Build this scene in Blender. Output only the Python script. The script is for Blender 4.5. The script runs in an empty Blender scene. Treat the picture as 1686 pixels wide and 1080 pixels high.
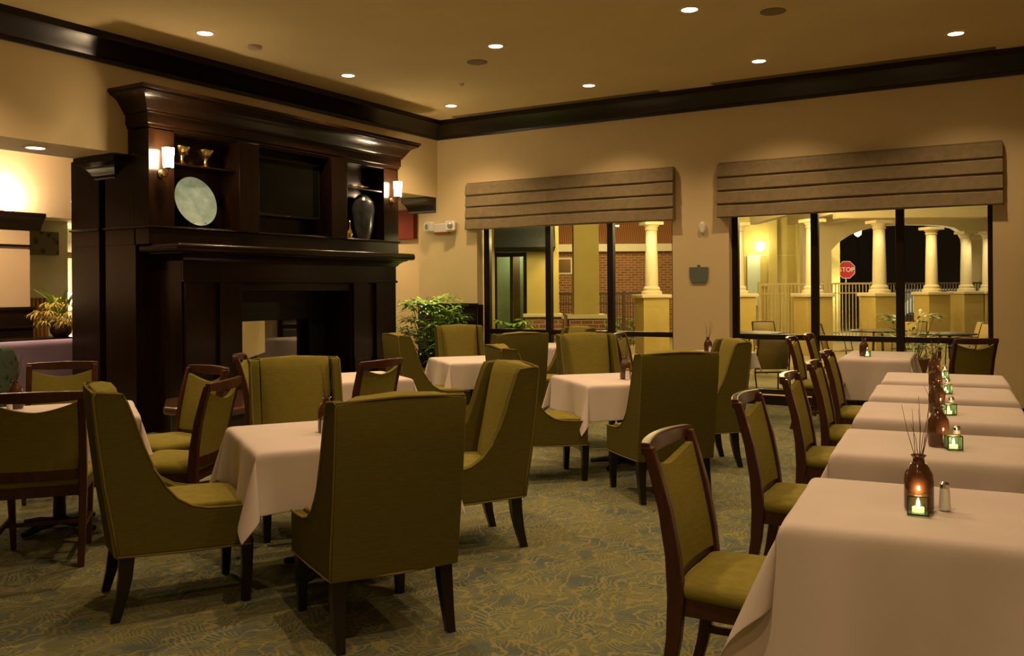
import bpy, math, random
from mathutils import Vector, Matrix
random.seed(7)
D = bpy.data
SC = bpy.context.scene
COL = SC.collection

# ------------------------------------------------------------------ camera
F, YAW, ROL, CY, EYE = 1487.0, .5463, -.0070, 476.4, 1.5
fw = Vector((-math.sin(YAW), math.cos(YAW), 0))
r0 = Vector((math.cos(YAW), math.sin(YAW), 0)); u0 = Vector((0, 0, 1))
RR = r0*math.cos(ROL)+u0*math.sin(ROL); UU = u0*math.cos(ROL)-r0*math.sin(ROL)
cd = D.cameras.new('camera'); cam = D.objects.new('camera', cd); COL.objects.link(cam)
m = Matrix((RR, UU, -fw)).transposed().to_4x4(); m.translation = (0, 0, EYE)
cam.matrix_world = m
cd.sensor_width = 36; cd.lens = 36*F/1686; cd.shift_x = 0; cd.shift_y = (CY-540)/1686
cd.clip_start = .05; cd.clip_end = 300
SC.camera = cam

# ------------------------------------------------------------------ world, exposure
w = D.worlds.new('night'); SC.world = w; w.use_nodes = True
bg = w.node_tree.nodes['Background']; bg.inputs[0].default_value = (.010, .007, .004, 1); bg.inputs[1].default_value = .5
SC.view_settings.view_transform = 'Standard'; SC.view_settings.look = 'None'
SC.view_settings.exposure = 0.0; SC.view_settings.gamma = 1.0
WARM = (1, .67, .37)

def light(name, kind, loc, power, color=WARM, radius=.05, angle=None, blend=.5, aim=None, size=None):
    l = D.lights.new(name, kind); l.energy = power; l.color = color
    if kind == 'AREA':
        l.shape = 'RECTANGLE'; l.size = size[0]; l.size_y = size[1]
    else: l.shadow_soft_size = radius
    if kind == 'SPOT': l.spot_size = math.radians(angle); l.spot_blend = blend
    o = D.objects.new(name, l); o.location = loc; COL.objects.link(o)
    if aim is not None: o.rotation_euler = (Vector(aim)-Vector(loc)).to_track_quat('-Z', 'Y').to_euler()
    return o

CEIL = 4.13
DOWN_POWER = 138
DL = [(-7.43, 6.24), (-7.43, 8.40), (-7.43, 10.58), (-5.2, 8.25), (-5.2, 10.5), (-2.98, 8.16), (-2.98, 10.45), (-.92, 10.43)]
DL_OUT = [(-7.43, 4.1), (-5.2, 6.1), (-5.2, 3.95), (-2.98, 6.0), (-2.98, 3.85), (-.9, 8.2), (-.9, 6.0), (-.9, 3.85), (-.9, 1.7), (1.2, -.4), (-.9, -.4)]  # grid carried on out of view; last two added to brighten upright faces
for x, y in DL+DL_OUT:
    light('downlight_beam', 'SPOT', (x, y, CEIL-.03), DOWN_POWER*(.74 if -1 < x < 0 and y > 3 else 1), radius=.05, angle=120, blend=.8)
light('soffit_beam', 'SPOT', (-8.81, 5.28, 2.92), 30, radius=.05, angle=120, blend=.6)
LOUNGE = [(-10.6, 3.6, 3.5), (-10.6, 6.2, 3.5), (-10.4, 10.9, 3.5), (-14.0, 8.85, 2.6), (-13.5, 5.0, 2.6)]
for x, y, z in LOUNGE: light('lounge_beam', 'SPOT', (x, y, z-.04), 230, radius=.06, angle=140, blend=.6)
PATIO = (1, .72, .30)

# ------------------------------------------------------------------ materials
MATS = {}
def mat(name, color, rough=.5, metal=0, emis=None, estr=0, spec=.5, coat=0, trans=0, ior=1.45, sheen=0):
    if name in MATS: return MATS[name]
    m = D.materials.new(name); m.use_nodes = True
    b = m.node_tree.nodes['Principled BSDF']; I = b.inputs
    I['Base Color'].default_value = (*color, 1); I['Roughness'].default_value = rough; I['Metallic'].default_value = metal
    I['Specular IOR Level'].default_value = spec; I['Coat Weight'].default_value = coat; I['Coat Roughness'].default_value = .12
    I['Transmission Weight'].default_value = trans; I['IOR'].default_value = ior; I['Sheen Weight'].default_value = sheen
    if emis: I['Emission Color'].default_value = (*emis, 1); I['Emission Strength'].default_value = estr
    MATS[name] = m; return m

def texmat(name, c1, c2, scale=8, rough=.7, kind='noise', stretch=(1, 1, 1), bump=0, bscale=None, detail=4, lo=.35, hi=.65, spec=.3, coat=0, sheen=0, dist=0):
    m = mat(name, c1, rough, spec=spec, coat=coat, sheen=sheen); nt = m.node_tree; N = nt.nodes; L = nt.links
    b = N['Principled BSDF']
    tc = N.new('ShaderNodeTexCoord'); mp = N.new('ShaderNodeMapping'); mp.inputs['Scale'].default_value = stretch
    L.new(tc.outputs['Object'], mp.inputs[0])
    if kind == 'noise':
        t = N.new('ShaderNodeTexNoise'); t.inputs['Scale'].default_value = scale; t.inputs['Detail'].default_value = detail; t.inputs['Distortion'].default_value = dist; out = t.outputs[0]
    elif kind == 'wave':
        t = N.new('ShaderNodeTexWave'); t.inputs['Scale'].default_value = scale; t.inputs['Distortion'].default_value = dist; t.inputs['Detail'].default_value = detail; out = t.outputs[1]
    elif kind == 'voronoi':
        t = N.new('ShaderNodeTexVoronoi'); t.inputs['Scale'].default_value = scale; out = t.outputs[0]
    L.new(mp.outputs[0], t.inputs[0])
    r = N.new('ShaderNodeValToRGB'); e = r.color_ramp.elements
    e[0].position = lo; e[0].color = (*c1, 1); e[1].position = hi; e[1].color = (*c2, 1)
    L.new(out, r.inputs[0]); L.new(r.outputs[0], b.inputs['Base Color'])
    if bump:
        bp = N.new('ShaderNodeBump'); bp.inputs['Strength'].default_value = bump; bp.inputs['Distance'].default_value = .004
        t2 = N.new('ShaderNodeTexNoise'); t2.inputs['Scale'].default_value = bscale or scale*4; t2.inputs['Detail'].default_value = 3
        L.new(mp.outputs[0], t2.inputs[0]); L.new(t2.outputs[0], bp.inputs['Height']); L.new(bp.outputs[0], b.inputs['Normal'])
    return m

def brickmat(name, c1, c2, mortar, scale, bw=.22, bh=.075, rot=(math.pi/2, 0, 0)):
    m = mat(name, c1, .85, spec=.2); nt = m.node_tree; N = nt.nodes; L = nt.links
    tc = N.new('ShaderNodeTexCoord'); mp = N.new('ShaderNodeMapping'); mp.inputs['Rotation'].default_value = rot
    L.new(tc.outputs['Object'], mp.inputs[0])
    t = N.new('ShaderNodeTexBrick'); t.inputs['Scale'].default_value = scale
    t.inputs['Color1'].default_value = (*c1, 1); t.inputs['Color2'].default_value = (*c2, 1); t.inputs['Mortar'].default_value = (*mortar, 1)
    t.inputs['Brick Width'].default_value = bw; t.inputs['Row Height'].default_value = bh; t.inputs['Mortar Size'].default_value = .008
    L.new(mp.outputs[0], t.inputs[0]); L.new(t.outputs[0], N['Principled BSDF'].inputs['Base Color'])
    return m

WALL = texmat('beige_wall_paint', (.66, .53, .29), (.70, .56, .31), 1.5, .75, bump=.05, bscale=90)
CEILM = texmat('tan_ceiling_paint', (.64, .52, .28), (.68, .55, .30), 1.2, .9)
DARK = texmat('espresso_wood', (.009, .0038, .0016), (.016, .0065, .0025), 3, .25, stretch=(6, 6, .6), coat=.08, spec=.35)
BLACKW = mat('black_brown_trim', (.012, .006, .004), .3)
MAHOG = texmat('mahogany', (.048, .014, .006), (.072, .021, .009), 5, .32, stretch=(5, 5, .7), coat=.12, spec=.4)
EBON = mat('ebonised_leg', (.010, .006, .005), .3)
def fabric(name, c1, c2):
    m = mat(name, c1, .9, spec=.08); nt = m.node_tree; N = nt.nodes; L = nt.links; b = N['Principled BSDF']
    tc = N.new('ShaderNodeTexCoord'); mp = N.new('ShaderNodeMapping'); mp.inputs['Scale'].default_value = (12, 12, 150)
    L.new(tc.outputs['Object'], mp.inputs[0])
    t = N.new('ShaderNodeTexNoise'); t.inputs['Scale'].default_value = 1.6; t.inputs['Detail'].default_value = 3; L.new(mp.outputs[0], t.inputs[0])
    r = N.new('ShaderNodeValToRGB'); e = r.color_ramp.elements; e[0].position = .3; e[1].position = .7; e[0].color = (*c1, 1); e[1].color = (*c2, 1)
    L.new(t.outputs[0], r.inputs[0]); L.new(r.outputs[0], b.inputs['Base Color'])
    bp = N.new('ShaderNodeBump'); bp.inputs['Strength'].default_value = .25; bp.inputs['Distance'].default_value = .002
    L.new(t.outputs[0], bp.inputs['Height']); L.new(bp.outputs[0], b.inputs['Normal'])
    return m
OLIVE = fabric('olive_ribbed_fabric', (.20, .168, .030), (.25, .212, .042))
OLIVE_SHADED = fabric('olive_fabric_shaded', (.100, .085, .014), (.124, .105, .019))  # same olive cloth, darkened: shade painted into the chairs' outer faces
PIPE = mat('olive_piping', (.19, .15, .035), .8, spec=.1)
CLOTH = texmat('blush_tablecloth', (.61, .53, .47), (.66, .57, .51), 2.5, .85, bump=.5, bscale=7, spec=.1)
SHADE = texmat('brown_shade_fabric', (.19, .155, .08), (.24, .18, .10), 7, .9, bump=.2, bscale=80, dist=1.5)
FRAMEM = mat('dark_bronze_frame', (.018, .010, .006), .35, metal=.3)
EMIT = mat('lamp_glow', (1, .9, .75), .5, emis=(1, .78, .52), estr=14)
RIM = mat('downlight_rim', (.7, .6, .45), .5)
SHADEG = mat('frosted_lit_glass', (1, .95, .85), .4, emis=(1, .72, .42), estr=85)
BRONZE = mat('aged_bronze', (.09, .055, .025), .35, metal=.8)
GOLD = mat('gold_leaf', (.75, .55, .22), .25, metal=1)
WHITE = mat('white_plastic', (.75, .72, .66), .45)
BLACK = mat('black_metal', (.008, .008, .008), .4)
GRANITE = mat('brown_granite', (.07, .035, .02), .15, coat=.4)
AMBER = mat('amber_glass', (.20, .085, .035), .05, trans=.6, ior=1.4, coat=.5)
CLEAR = mat('clear_glass', (.6, .85, .62), .03, trans=.95, ior=1.35)
FLAME = mat('candle_flame', (1, .8, .4), .5, emis=(1, .72, .35), estr=30)
WAX = mat('candle_wax', (.9, .85, .6), .5, emis=(1, .75, .4), estr=1.5)
CHROME = mat('polished_steel', (.7, .7, .68), .15, metal=1)
TWIG = mat('dry_twig', (.10, .05, .025), .8)
SCREEN = mat('tv_screen', (.004, .005, .004), .12, spec=.3)
LEAF = texmat('palm_leaf', (.12, .28, .02), (.28, .46, .05), 6, .4, spec=.5)
GLASSBLUE = texmat('aqua_art_glass', (.20, .31, .30), (.30, .42, .41), 9, .12, spec=.9, coat=1)

def carpet():
    m = mat('leaf_carpet', (.2, .2, .1), .95, spec=.1); nt = m.node_tree; N = nt.nodes; L = nt.links; b = N['Principled BSDF']
    tc = N.new('ShaderNodeTexCoord')
    def noise(sc, det, dist=0):
        n = N.new('ShaderNodeTexNoise'); n.inputs['Scale'].default_value = sc; n.inputs['Detail'].default_value = det; n.inputs['Distortion'].default_value = dist
        L.new(tc.outputs['Object'], n.inputs[0]); return n
    def ramp(src, p0, p1, c0=(0, 0, 0), c1=(1, 1, 1)):
        r = N.new('ShaderNodeValToRGB'); e = r.color_ramp.elements; e[0].position = p0; e[1].position = p1; e[0].color = (*c0, 1); e[1].color = (*c1, 1)
        L.new(src, r.inputs[0]); return r.outputs[0]
    def mix(f, a, c):
        x = N.new('ShaderNodeMix'); x.data_type = 'RGBA'; L.new(f, x.inputs[0])
        for s, v in ((6, a), (7, c)):
            if isinstance(v, tuple): x.inputs[s].default_value = (*v, 1)
            else: L.new(v, x.inputs[s])
        return x.outputs[2]
    base = ramp(noise(3.2, 3, .6).outputs[0], .42, .58, (.100, .122, .094), (.150, .152, .080))
    # fronds: fine barbs running across cells that each have a direction of their own
    vor = N.new('ShaderNodeTexVoronoi'); vor.inputs['Scale'].default_value = 7.5
    wv = N.new('ShaderNodeVectorMath'); wv.operation = 'ADD'
    n2 = noise(4, 2); sc = N.new('ShaderNodeVectorMath'); sc.operation = 'SCALE'; sc.inputs['Scale'].default_value = .25
    L.new(n2.outputs[1], sc.inputs[0]); L.new(tc.outputs['Object'], wv.inputs[0]); L.new(sc.outputs[0], wv.inputs[1]); L.new(wv.outputs[0], vor.inputs[0])
    rot = N.new('ShaderNodeVectorRotate'); rot.rotation_type = 'Z_AXIS'
    sep = N.new('ShaderNodeSeparateColor'); L.new(vor.outputs[1], sep.inputs[0])
    mul = N.new('ShaderNodeMath'); mul.operation = 'MULTIPLY'; mul.inputs[1].default_value = 6.28; L.new(sep.outputs[0], mul.inputs[0])
    L.new(wv.outputs[0], rot.inputs['Vector']); L.new(mul.outputs[0], rot.inputs['Angle'])
    wave = N.new('ShaderNodeTexWave'); wave.inputs['Scale'].default_value = 13; wave.inputs['Distortion'].default_value = 3; wave.inputs['Detail'].default_value = 2
    L.new(rot.outputs[0], wave.inputs[0])
    barbs = ramp(wave.outputs[1], .55, .75)
    mask = ramp(noise(5.5, 2, .5).outputs[0], .38, .50)
    mm = N.new('ShaderNodeMath'); mm.operation = 'MULTIPLY'; L.new(barbs, mm.inputs[0]); L.new(mask, mm.inputs[1])
    c = mix(mm.outputs[0], base, (.225, .205, .078))
    w2 = N.new('ShaderNodeTexWave'); w2.inputs['Scale'].default_value = 3.0; w2.inputs['Distortion'].default_value = 14; w2.inputs['Detail'].default_value = 2; w2.inputs['Detail Scale'].default_value = 1.6
    L.new(tc.outputs['Object'], w2.inputs[0])
    veins = ramp(w2.outputs[1], .90, .97)
    c = mix(veins, c, (.24, .215, .08))
    dk = ramp(noise(30, 2).outputs[0], .60, .72)
    c = mix(dk, c, (.09, .10, .07))
    L.new(c, b.inputs['Base Color'])
    bp = N.new('ShaderNodeBump'); bp.inputs['Strength'].default_value = .4; bp.inputs['Distance'].default_value = .003
    L.new(noise(220, 2).outputs[0], bp.inputs['Height']); L.new(bp.outputs[0], b.inputs['Normal'])
    return m
CARPET = carpet()

def pane_mat():
    m = D.materials.new('window_glass'); m.use_nodes = True; N = m.node_tree.nodes; L = m.node_tree.links
    N.remove(N['Principled BSDF'])
    t = N.new('ShaderNodeBsdfTransparent'); t.inputs[0].default_value = (.95, .96, .93, 1)
    g = N.new('ShaderNodeBsdfGlossy'); g.inputs['Roughness'].default_value = .02
    f = N.new('ShaderNodeFresnel'); f.inputs[0].default_value = 1.4
    mx = N.new('ShaderNodeMixShader'); L.new(f.outputs[0], mx.inputs[0]); L.new(t.outputs[0], mx.inputs[1]); L.new(g.outputs[0], mx.inputs[2])
    L.new(mx.outputs[0], N['Material Output'].inputs[0]); return m
PANE = pane_mat()

# ------------------------------------------------------------------ mesh helpers
class MB:
    def __init__(s): s.v = []; s.f = []
    def add(s, vs, fs):
        o = len(s.v); s.v += [tuple(p) for p in vs]; s.f += [tuple(i+o for i in f) for f in fs]; return s
    def box(s, x0, x1, y0, y1, z0, z1):
        return s.add([(x, y, z) for x in (x0, x1) for y in (y0, y1) for z in (z0, z1)],
                     [(0, 1, 3, 2), (4, 6, 7, 5), (0, 4, 5, 1), (2, 3, 7, 6), (0, 2, 6, 4), (1, 5, 7, 3)])
    def obox(s, c, size, rz=0, tilt=0):
        M = Matrix.Translation(c) @ Matrix.Rotation(rz, 4, 'Z') @ Matrix.Rotation(tilt, 4, 'X')
        x, y, z = [a/2 for a in size]
        t = MB().box(-x, x, -y, y, -z, z)
        return s.add([M @ Vector(p) for p in t.v], t.f)
    def prism(s, poly, a, b, axis='x'):
        f = {'x': lambda p, t: (t, p[0], p[1]), 'y': lambda p, t: (p[0], t, p[1]), 'z': lambda p, t: (p[0], p[1], t)}[axis]
        n = len(poly)
        return s.add([f(p, a) for p in poly]+[f(p, b) for p in poly],
                     [tuple(range(n))[::-1], tuple(range(n, 2*n))]+[(i, (i+1) % n, n+(i+1) % n, n+i) for i in range(n)])
    def loft(s, rings, cap=True, close=True):
        n = len(rings[0]); vs = [p for r in rings for p in r]; fs = []
        for k in range(len(rings)-1):
            for i in range(n if close else n-1):
                j = (i+1) % n; fs.append((k*n+i, k*n+j, (k+1)*n+j, (k+1)*n+i))
        if cap: fs += [tuple(range(n))[::-1], tuple(range((len(rings)-1)*n, len(rings)*n))]
        return s.add(vs, fs)
    def tube(s, pts, rad, n=8, cap=True):
        pts = [Vector(p) for p in pts]
        if not isinstance(rad, (list, tuple)): rad = [rad]*len(pts)
        rings = []; 
        for i, p in enumerate(pts):
            d = (pts[min(i+1, len(pts)-1)]-pts[max(i-1, 0)]).normalized()
            a = d.cross(Vector((0, 0, 1)) if abs(d.z) < .9 else Vector((1, 0, 0))).normalized(); b = d.cross(a)
            rings.append([p+(a*math.cos(t)+b*math.sin(t))*rad[i] for t in (2*math.pi*k/n for k in range(n))])
        return s.loft(rings, cap)
    def lathe(s, prof, c=(0, 0, 0), n=20, cap=True):
        return s.loft([[(c[0]+r*math.cos(t), c[1]+r*math.sin(t), c[2]+z) for t in (2*math.pi*k/n for k in range(n))] for r, z in prof], cap)
    def post(s, secs):   # square section post: (x, y, z, halfx, halfy)
        return s.loft([[(x-a, y-b, z), (x+a, y-b, z), (x+a, y+b, z), (x-a, y+b, z)] for x, y, z, a, b in secs])
    def ringsweep(s, x0, x1, y0, y1, prof):   # moulding profile (offset, z) round a footprint
        return s.loft([[(x0-o, y0-o, z), (x1+o, y0-o, z), (x1+o, y1+o, z), (x0-o, y1+o, z)] for o, z in prof])
    def build(s, name, m, parent=None, bevel=0, seg=2, smooth=35, sub=0, solid=0):
        me = D.meshes.new(name); me.from_pydata(s.v, [], s.f); me.validate(); me.materials.append(m)
        import bmesh
        bm = bmesh.new(); bm.from_mesh(me); bmesh.ops.recalc_face_normals(bm, faces=bm.faces); bm.to_mesh(me); bm.free()
        if smooth:
            me.polygons.foreach_set('use_smooth', [True]*len(me.polygons)); me.set_sharp_from_angle(angle=math.radians(smooth))
        o = D.objects.new(name, me); COL.objects.link(o)
        if parent: o.parent = parent
        if solid: q = o.modifiers.new('s', 'SOLIDIFY'); q.thickness = solid
        if bevel:
            q = o.modifiers.new('b', 'BEVEL'); q.width = bevel; q.segments = seg; q.limit_method = 'ANGLE'; q.angle_limit = math.radians(30)
            if smooth: q.harden_normals = True
        if sub: q = o.modifiers.new('u', 'SUBSURF'); q.levels = sub; q.render_levels = sub
        return o

def thing(name, label, cat, loc=(0, 0, 0), rz=0, group=None):
    o = D.objects.new(name, None); COL.objects.link(o); o.empty_display_size = .1
    o.location = loc; o.rotation_euler = (0, 0, rz); o['label'] = label; o['category'] = cat
    if group: o['group'] = group
    return o
def tag(o, label, cat, group=None):
    o['label'] = label; o['category'] = cat
    if group: o['group'] = group
    return o
def struct(name, mb, m, **k):
    o = mb.build(name, m, **k); o['kind'] = 'structure'; return o
def copytree(o, parent=None):
    c = o.copy(); COL.objects.link(c)
    if parent: c.parent = parent
    for ch in list(o.children): copytree(ch, c)
    return c
def place(proto, used, label, loc, rz, group=None, scale=None):
    """first use moves the original, later ones copy it"""
    o = proto if not used else copytree(proto)
    used.append(1)
    o.location = loc; o.rotation_euler = (0, 0, rz); o['label'] = label
    if group: o['group'] = group
    if scale: o.scale = scale
    return o
def spot(x, t, z=0):   # ground point seen in column x at depth t (metres along the view)
    p = fw*t + r0*((x-843)/F*t); return (p.x, p.y, z)
def face(deg): return math.radians(deg)-math.pi/2     # rotation that turns local +y to compass angle deg

# ------------------------------------------------------------------ the room shell
YB = 11.6
struct('floor', MB().box(-16.5, 2.2, -3.5, 13.6, -.12, 0), CARPET, smooth=0)
struct('ceiling', MB().box(-8.42, 2.2, -3.5, YB, CEIL, CEIL+.15), CEILM, smooth=0)
# back wall, with two window openings
W1 = (-7.68, -4.50); W2 = (-3.72, -.66); WZ0, WZ1 = .12, 2.8
bw = MB()
for a, b, z0, z1 in ((-8.80, W1[0], 0, CEIL), (W1[1], W2[0], 0, CEIL), (W2[1], 2.2, 0, CEIL), (W1[0], W1[1], WZ1, CEIL), (W2[0], W2[1], WZ1, CEIL), (W1[0], W1[1], 0, WZ0), (W2[0], W2[1], 0, WZ0)):
    bw.box(a, b, YB, YB+.3, z0, z1)
struct('wall_back', bw, WALL, smooth=0)
struct('wall_right', MB().box(2.0, 2.2, -3.5, YB, 0, CEIL), WALL, smooth=0)
struct('wall_front', MB().box(-8.42, 2.0, -3.5, -3.3, 0, CEIL), WALL, smooth=0)
# left wall: a deep soffit over openings, with a stretch of full wall behind the camera
lw = MB(); lw.box(-9.2, -8.42, -3.5, YB, 2.96, CEIL); lw.box(-9.2, -8.42, -3.5, 1.2, 0, 2.96)
struct('wall_left', lw, WALL, smooth=0)

def crown(name, a, b, side):
    prof = [(0, 3.86), (.035, 3.86), (.045, 3.895), (.06, 3.90), (.10, 3.95), (.15, 4.02), (.20, 4.06), (.205, 4.13), (0, 4.13)]
    mb = MB()
    if side == 'back': mb.prism([(YB-p, z) for p, z in prof], a, b, 'x')
    else: mb.prism([(-8.42+p, z) for p, z in prof], a, b, 'y')
    return struct(name, mb, BLACKW, smooth=30)
crown('trim_1', -8.42, 2.0, 'back'); crown('trim_2', -3.3, YB, 'left')
# skirting and dado
struct('baseboard_back', MB().box(-3.72+3.06, 2.0, YB-.02, YB, 0, .13).box(-4.5, -3.72, YB-.02, YB, 0, .13).box(W1[0], W1[1], YB-.02, YB, 0, .12).box(W2[0], W2[1], YB-.02, YB, 0, .12), BLACKW, bevel=.004)
dd = MB().box(-8.80, W1[0], YB-.03, YB, 0, 1.27).box(-8.80, W1[0]+.02, YB-.055, YB, 1.25, 1.29).box(-8.80, W1[0], YB-.045, YB, 1.0, 1.04).box(-8.80, W1[0], YB-.045, YB, 0, .14)
dd.box(W1[0], W1[0]+.015, YB, YB+.15, .12, 1.27)
struct('trim_3', dd, BLACKW, bevel=.004)

# windows: dark bronze frames, glass, rails
YF = YB+.16
def window(idx, x0, x1, mull, rail_z):
    root = struct('window_%d' % idx, MB().box(x0, x1, YF-.03, YF+.05, WZ0, WZ0+.06).box(x0, x1, YF-.03, YF+.05, WZ1-.06, WZ1).box(x0, x0+.10, YF-.03, YF+.05, WZ0, WZ1).box(x1-.08, x1, YF-.03, YF+.05, WZ0, WZ1), FRAMEM, bevel=.004)
    xs = [x0+.05]+mull+[x1-.04]
    for mx in mull: MB().box(mx-.045, mx+.045, YF-.04, YF+.05, WZ0, WZ1).build('mullion', FRAMEM, root, bevel=.004)
    for a, b in zip(xs[:-1], xs[1:]):
        MB().box(a+.045, b-.045, YF-.025, YF+.035, rail_z-.035, rail_z+.035).build('rail', FRAMEM, root, bevel=.004)
        MB().box(a+.03, b-.03, YF+.006, YF+.012, WZ0+.05, WZ1-.05).build('pane', PANE, root, smooth=0)
window(1, W1[0]+.04, W1[1]+.02, [-6.50, -5.49], .86)
window(2, W2[0]-.02, W2[1]+.02, [-2.66, -1.66], .86)

# roman shades
def roman(x0, x1, label):
    t = thing('roman_shade', label, 'window shade', ((x0+x1)/2, YB, 3.12))
    hw = (x1-x0)/2; H = .70; n = 4; prof = []
    for k in range(n):
        za = -k*H/n; zb = -(k+1)*H/n
        prof += [(-.075-.005*k, za), (-.10-.004*k, za-.03), (-.105-.004*k, (za+zb)/2), (-.115-.004*k, zb+.012), (-.100-.004*k, zb+.001)]
    rings = []
    back = [(-.004, -H), (-.004, 0)]
    poly = prof+back
    xs = [-hw+2*hw*i/24 for i in range(25)]
    for x in xs:
        rings.append([(x, p[0]+.004*math.sin(x*5+i*.4), p[1]+.006*math.sin(x*2.3+1)*(-p[1]/H)) if i < len(prof) else (x, p[0], p[1]) for i, p in enumerate(poly)])
    MB().loft(rings).build('fabric_folds', SHADE, t, smooth=25)
    MB().box(-hw+.01, hw-.01, -.07, -.004, -.004, .02).build('head_rail', SHADE, t, bevel=.004)
    return t
roman(-7.82, -4.45, 'shorter brown roman shade with four folds above the window nearest the fireplace')
roman(-3.84, -.55, 'wider brown roman shade with four folds above the right hand window')

# things on the back wall
t = thing('emergency_light', 'white emergency light with two lamp heads high on the back wall', 'emergency light', (-8.30, YB, 2.47))
MB().box(-.21, .21, -.07, 0, -.07, .07).build('housing', WHITE, t, bevel=.015)
for s in (-1, 1):
    hd = MB().prism([(-.075, -.07), (.075, -.07), (.085, .055), (.06, .08), (-.06, .08), (-.085, .055)], -.10, .0, 'y').build('lamp_head', WHITE, t, bevel=.01)
    hd.location = (s*.19, -.06, .02); hd.rotation_euler = (0, 0, s*.35)
    MB().lathe([(.045, 0), (.045, .006), (.03, .008)], n=16).build('lens', mat('lamp_lens_grey', (.25, .25, .22), .2), hd).rotation_euler = (math.pi/2, 0, 0)
    hd.children[0].location = (0, -.10, 0)
MB().box(-.14, .14, -.075, -.02, -.085, -.068).build('red_strip', mat('red_plastic', (.35, .04, .02), .4), t)
t = thing('wall_sensor', 'small white oval sensor on the pillar between the windows', 'sensor', (-4.07, YB, 2.30))
MB().lathe([(.03, 0), (.055, .006), (.055, .03), (.04, .045)], n=20).build('cover', WHITE, t).rotation_euler = (math.pi/2, 0, 0)
t.scale = (.8, 1, 1.5)
GREY = mat('grey_green_plaque', (.12, .15, .12), .5)
t = thing('wall_plaque', 'grey green jar shaped plaque on the pillar between the windows', 'plaque', (-4.13, YB, 1.68))
MB().prism([(-.13, .10), (-.02, .10), (-.02, .13), (.02, .13), (.02, .10), (.13, .10), (.125, -.05), (.10, -.11), (-.10, -.11), (-.125, -.05)], -.02, 0, 'y').build('plate', GREY, t, bevel=.004)

# ceiling fittings
def downlight(x, y, z, label, big=1.0, group='recessed ceiling downlights'):
    t = thing('downlight', label, 'ceiling light', (x, y, z), 0, group)
    MB().loft([[(r*math.cos(a), r*math.sin(a), zz) for a in (2*math.pi*k/28 for k in range(28))] for r, zz in ((.072*big, -.001), (.078*big, -.008), (.098*big, -.008), (.104*big, -.001))], cap=False).build('trim_ring', RIM, t)
    MB().lathe([(.074*big, -.0005), (.074*big, -.004)], n=24).build('lamp', EMIT, t)
    return t
names = ['lit round downlight above the left end of the fireplace', 'lit round downlight above the middle of the fireplace', 'lit round downlight near the corner of fireplace wall and window wall',
         'lit round downlight at top centre, nearer of the pair right of the fireplace', 'lit round downlight close to the crown above the left window', 'lit round downlight at the very top of the picture', 'lit round downlight in front of the right window, left of the last one', 'rightmost lit round downlight in the ceiling']
for (x, y), n in zip(DL, names): downlight(x, y, CEIL, n)
for x, y in DL_OUT:
    t = downlight(x, y, CEIL, 'lit round downlight in the ceiling nearer than the picture shows')
downlight(-8.81, 5.28, 2.96, 'round downlight under the low soffit left of the fireplace', 1.15)
for x, y, lab in ((-5.75, 8.72, 'round speaker grille in the ceiling near the window wall'), (-2.33, 8.65, 'round speaker grille in the ceiling at upper right')):
    MB().lathe([(.12, 0), (.12, -.006), (.10, -.012)], n=28).build('ceiling_speaker', mat('tan_grille', (.22, .18, .11), .8))
    o = D.objects[max((q.name for q in D.objects if q.name.startswith('ceiling_speaker')))]; o.location = (x, y, CEIL); tag(o, lab, 'speaker')
t = thing('smoke_detector', 'small round smoke detector on the ceiling above the fireplace', 'smoke detector', (-7.38, 6.86, CEIL))
MB().lathe([(.075, 0), (.075, -.02), (.06, -.04), (.02, -.045)], n=24).build('cover', mat('cream_plastic', (.45, .37, .25), .5), t)
o = MB().lathe([(.03, 0), (.03, -.02), (.012, -.04)], n=14).build('sprinkler_head', RIM); o.location = (-6.51, 9.51, CEIL); tag(o, 'tiny sprinkler cap on the ceiling right of the fireplace', 'sprinkler')
for x0, x1, lab in ((-7.89, -4.56, 'long slot air vent in the ceiling above the left window'), (-3.83, -.60, 'long slot air vent in the ceiling above the right window')):
    t = thing('slot_vent', lab, 'air vent', ((x0+x1)/2, 11.30, CEIL)); L_ = x1-x0
    MB().box(-L_/2, L_/2, -.06, -.045, -.008, 0).box(-L_/2, L_/2, .045, .06, -.008, 0).box(-L_/2, L_/2, -.007, .007, -.008, 0).box(-L_/2, -L_/2+.015, -.06, .06, -.008, 0).box(L_/2-.015, L_/2, -.06, .06, -.008, 0).build('vent_frame', mat('brown_vent', (.22, .17, .09), .6), t, smooth=0)
    MB().box(-L_/2, L_/2, -.05, .05, -.003, -.001).build('slot', mat('vent_slot', (.09, .07, .04), .8), t, smooth=0)

# ------------------------------------------------------------------ the fireplace
FP = thing('fireplace_surround', 'tall dark wood fireplace with crown, niches and mantel shelf', 'fireplace', (-8.42, 8.1, 0))
def fpb(name, mb, m=DARK, bevel=.004, **k):
    mb.v = [(x+8.42, y-8.1, z) for x, y, z in mb.v]
    return mb.build(name, m, FP, bevel=bevel, **k)
Y0, Y1 = 6.05, 10.18
c = MB()
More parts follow.
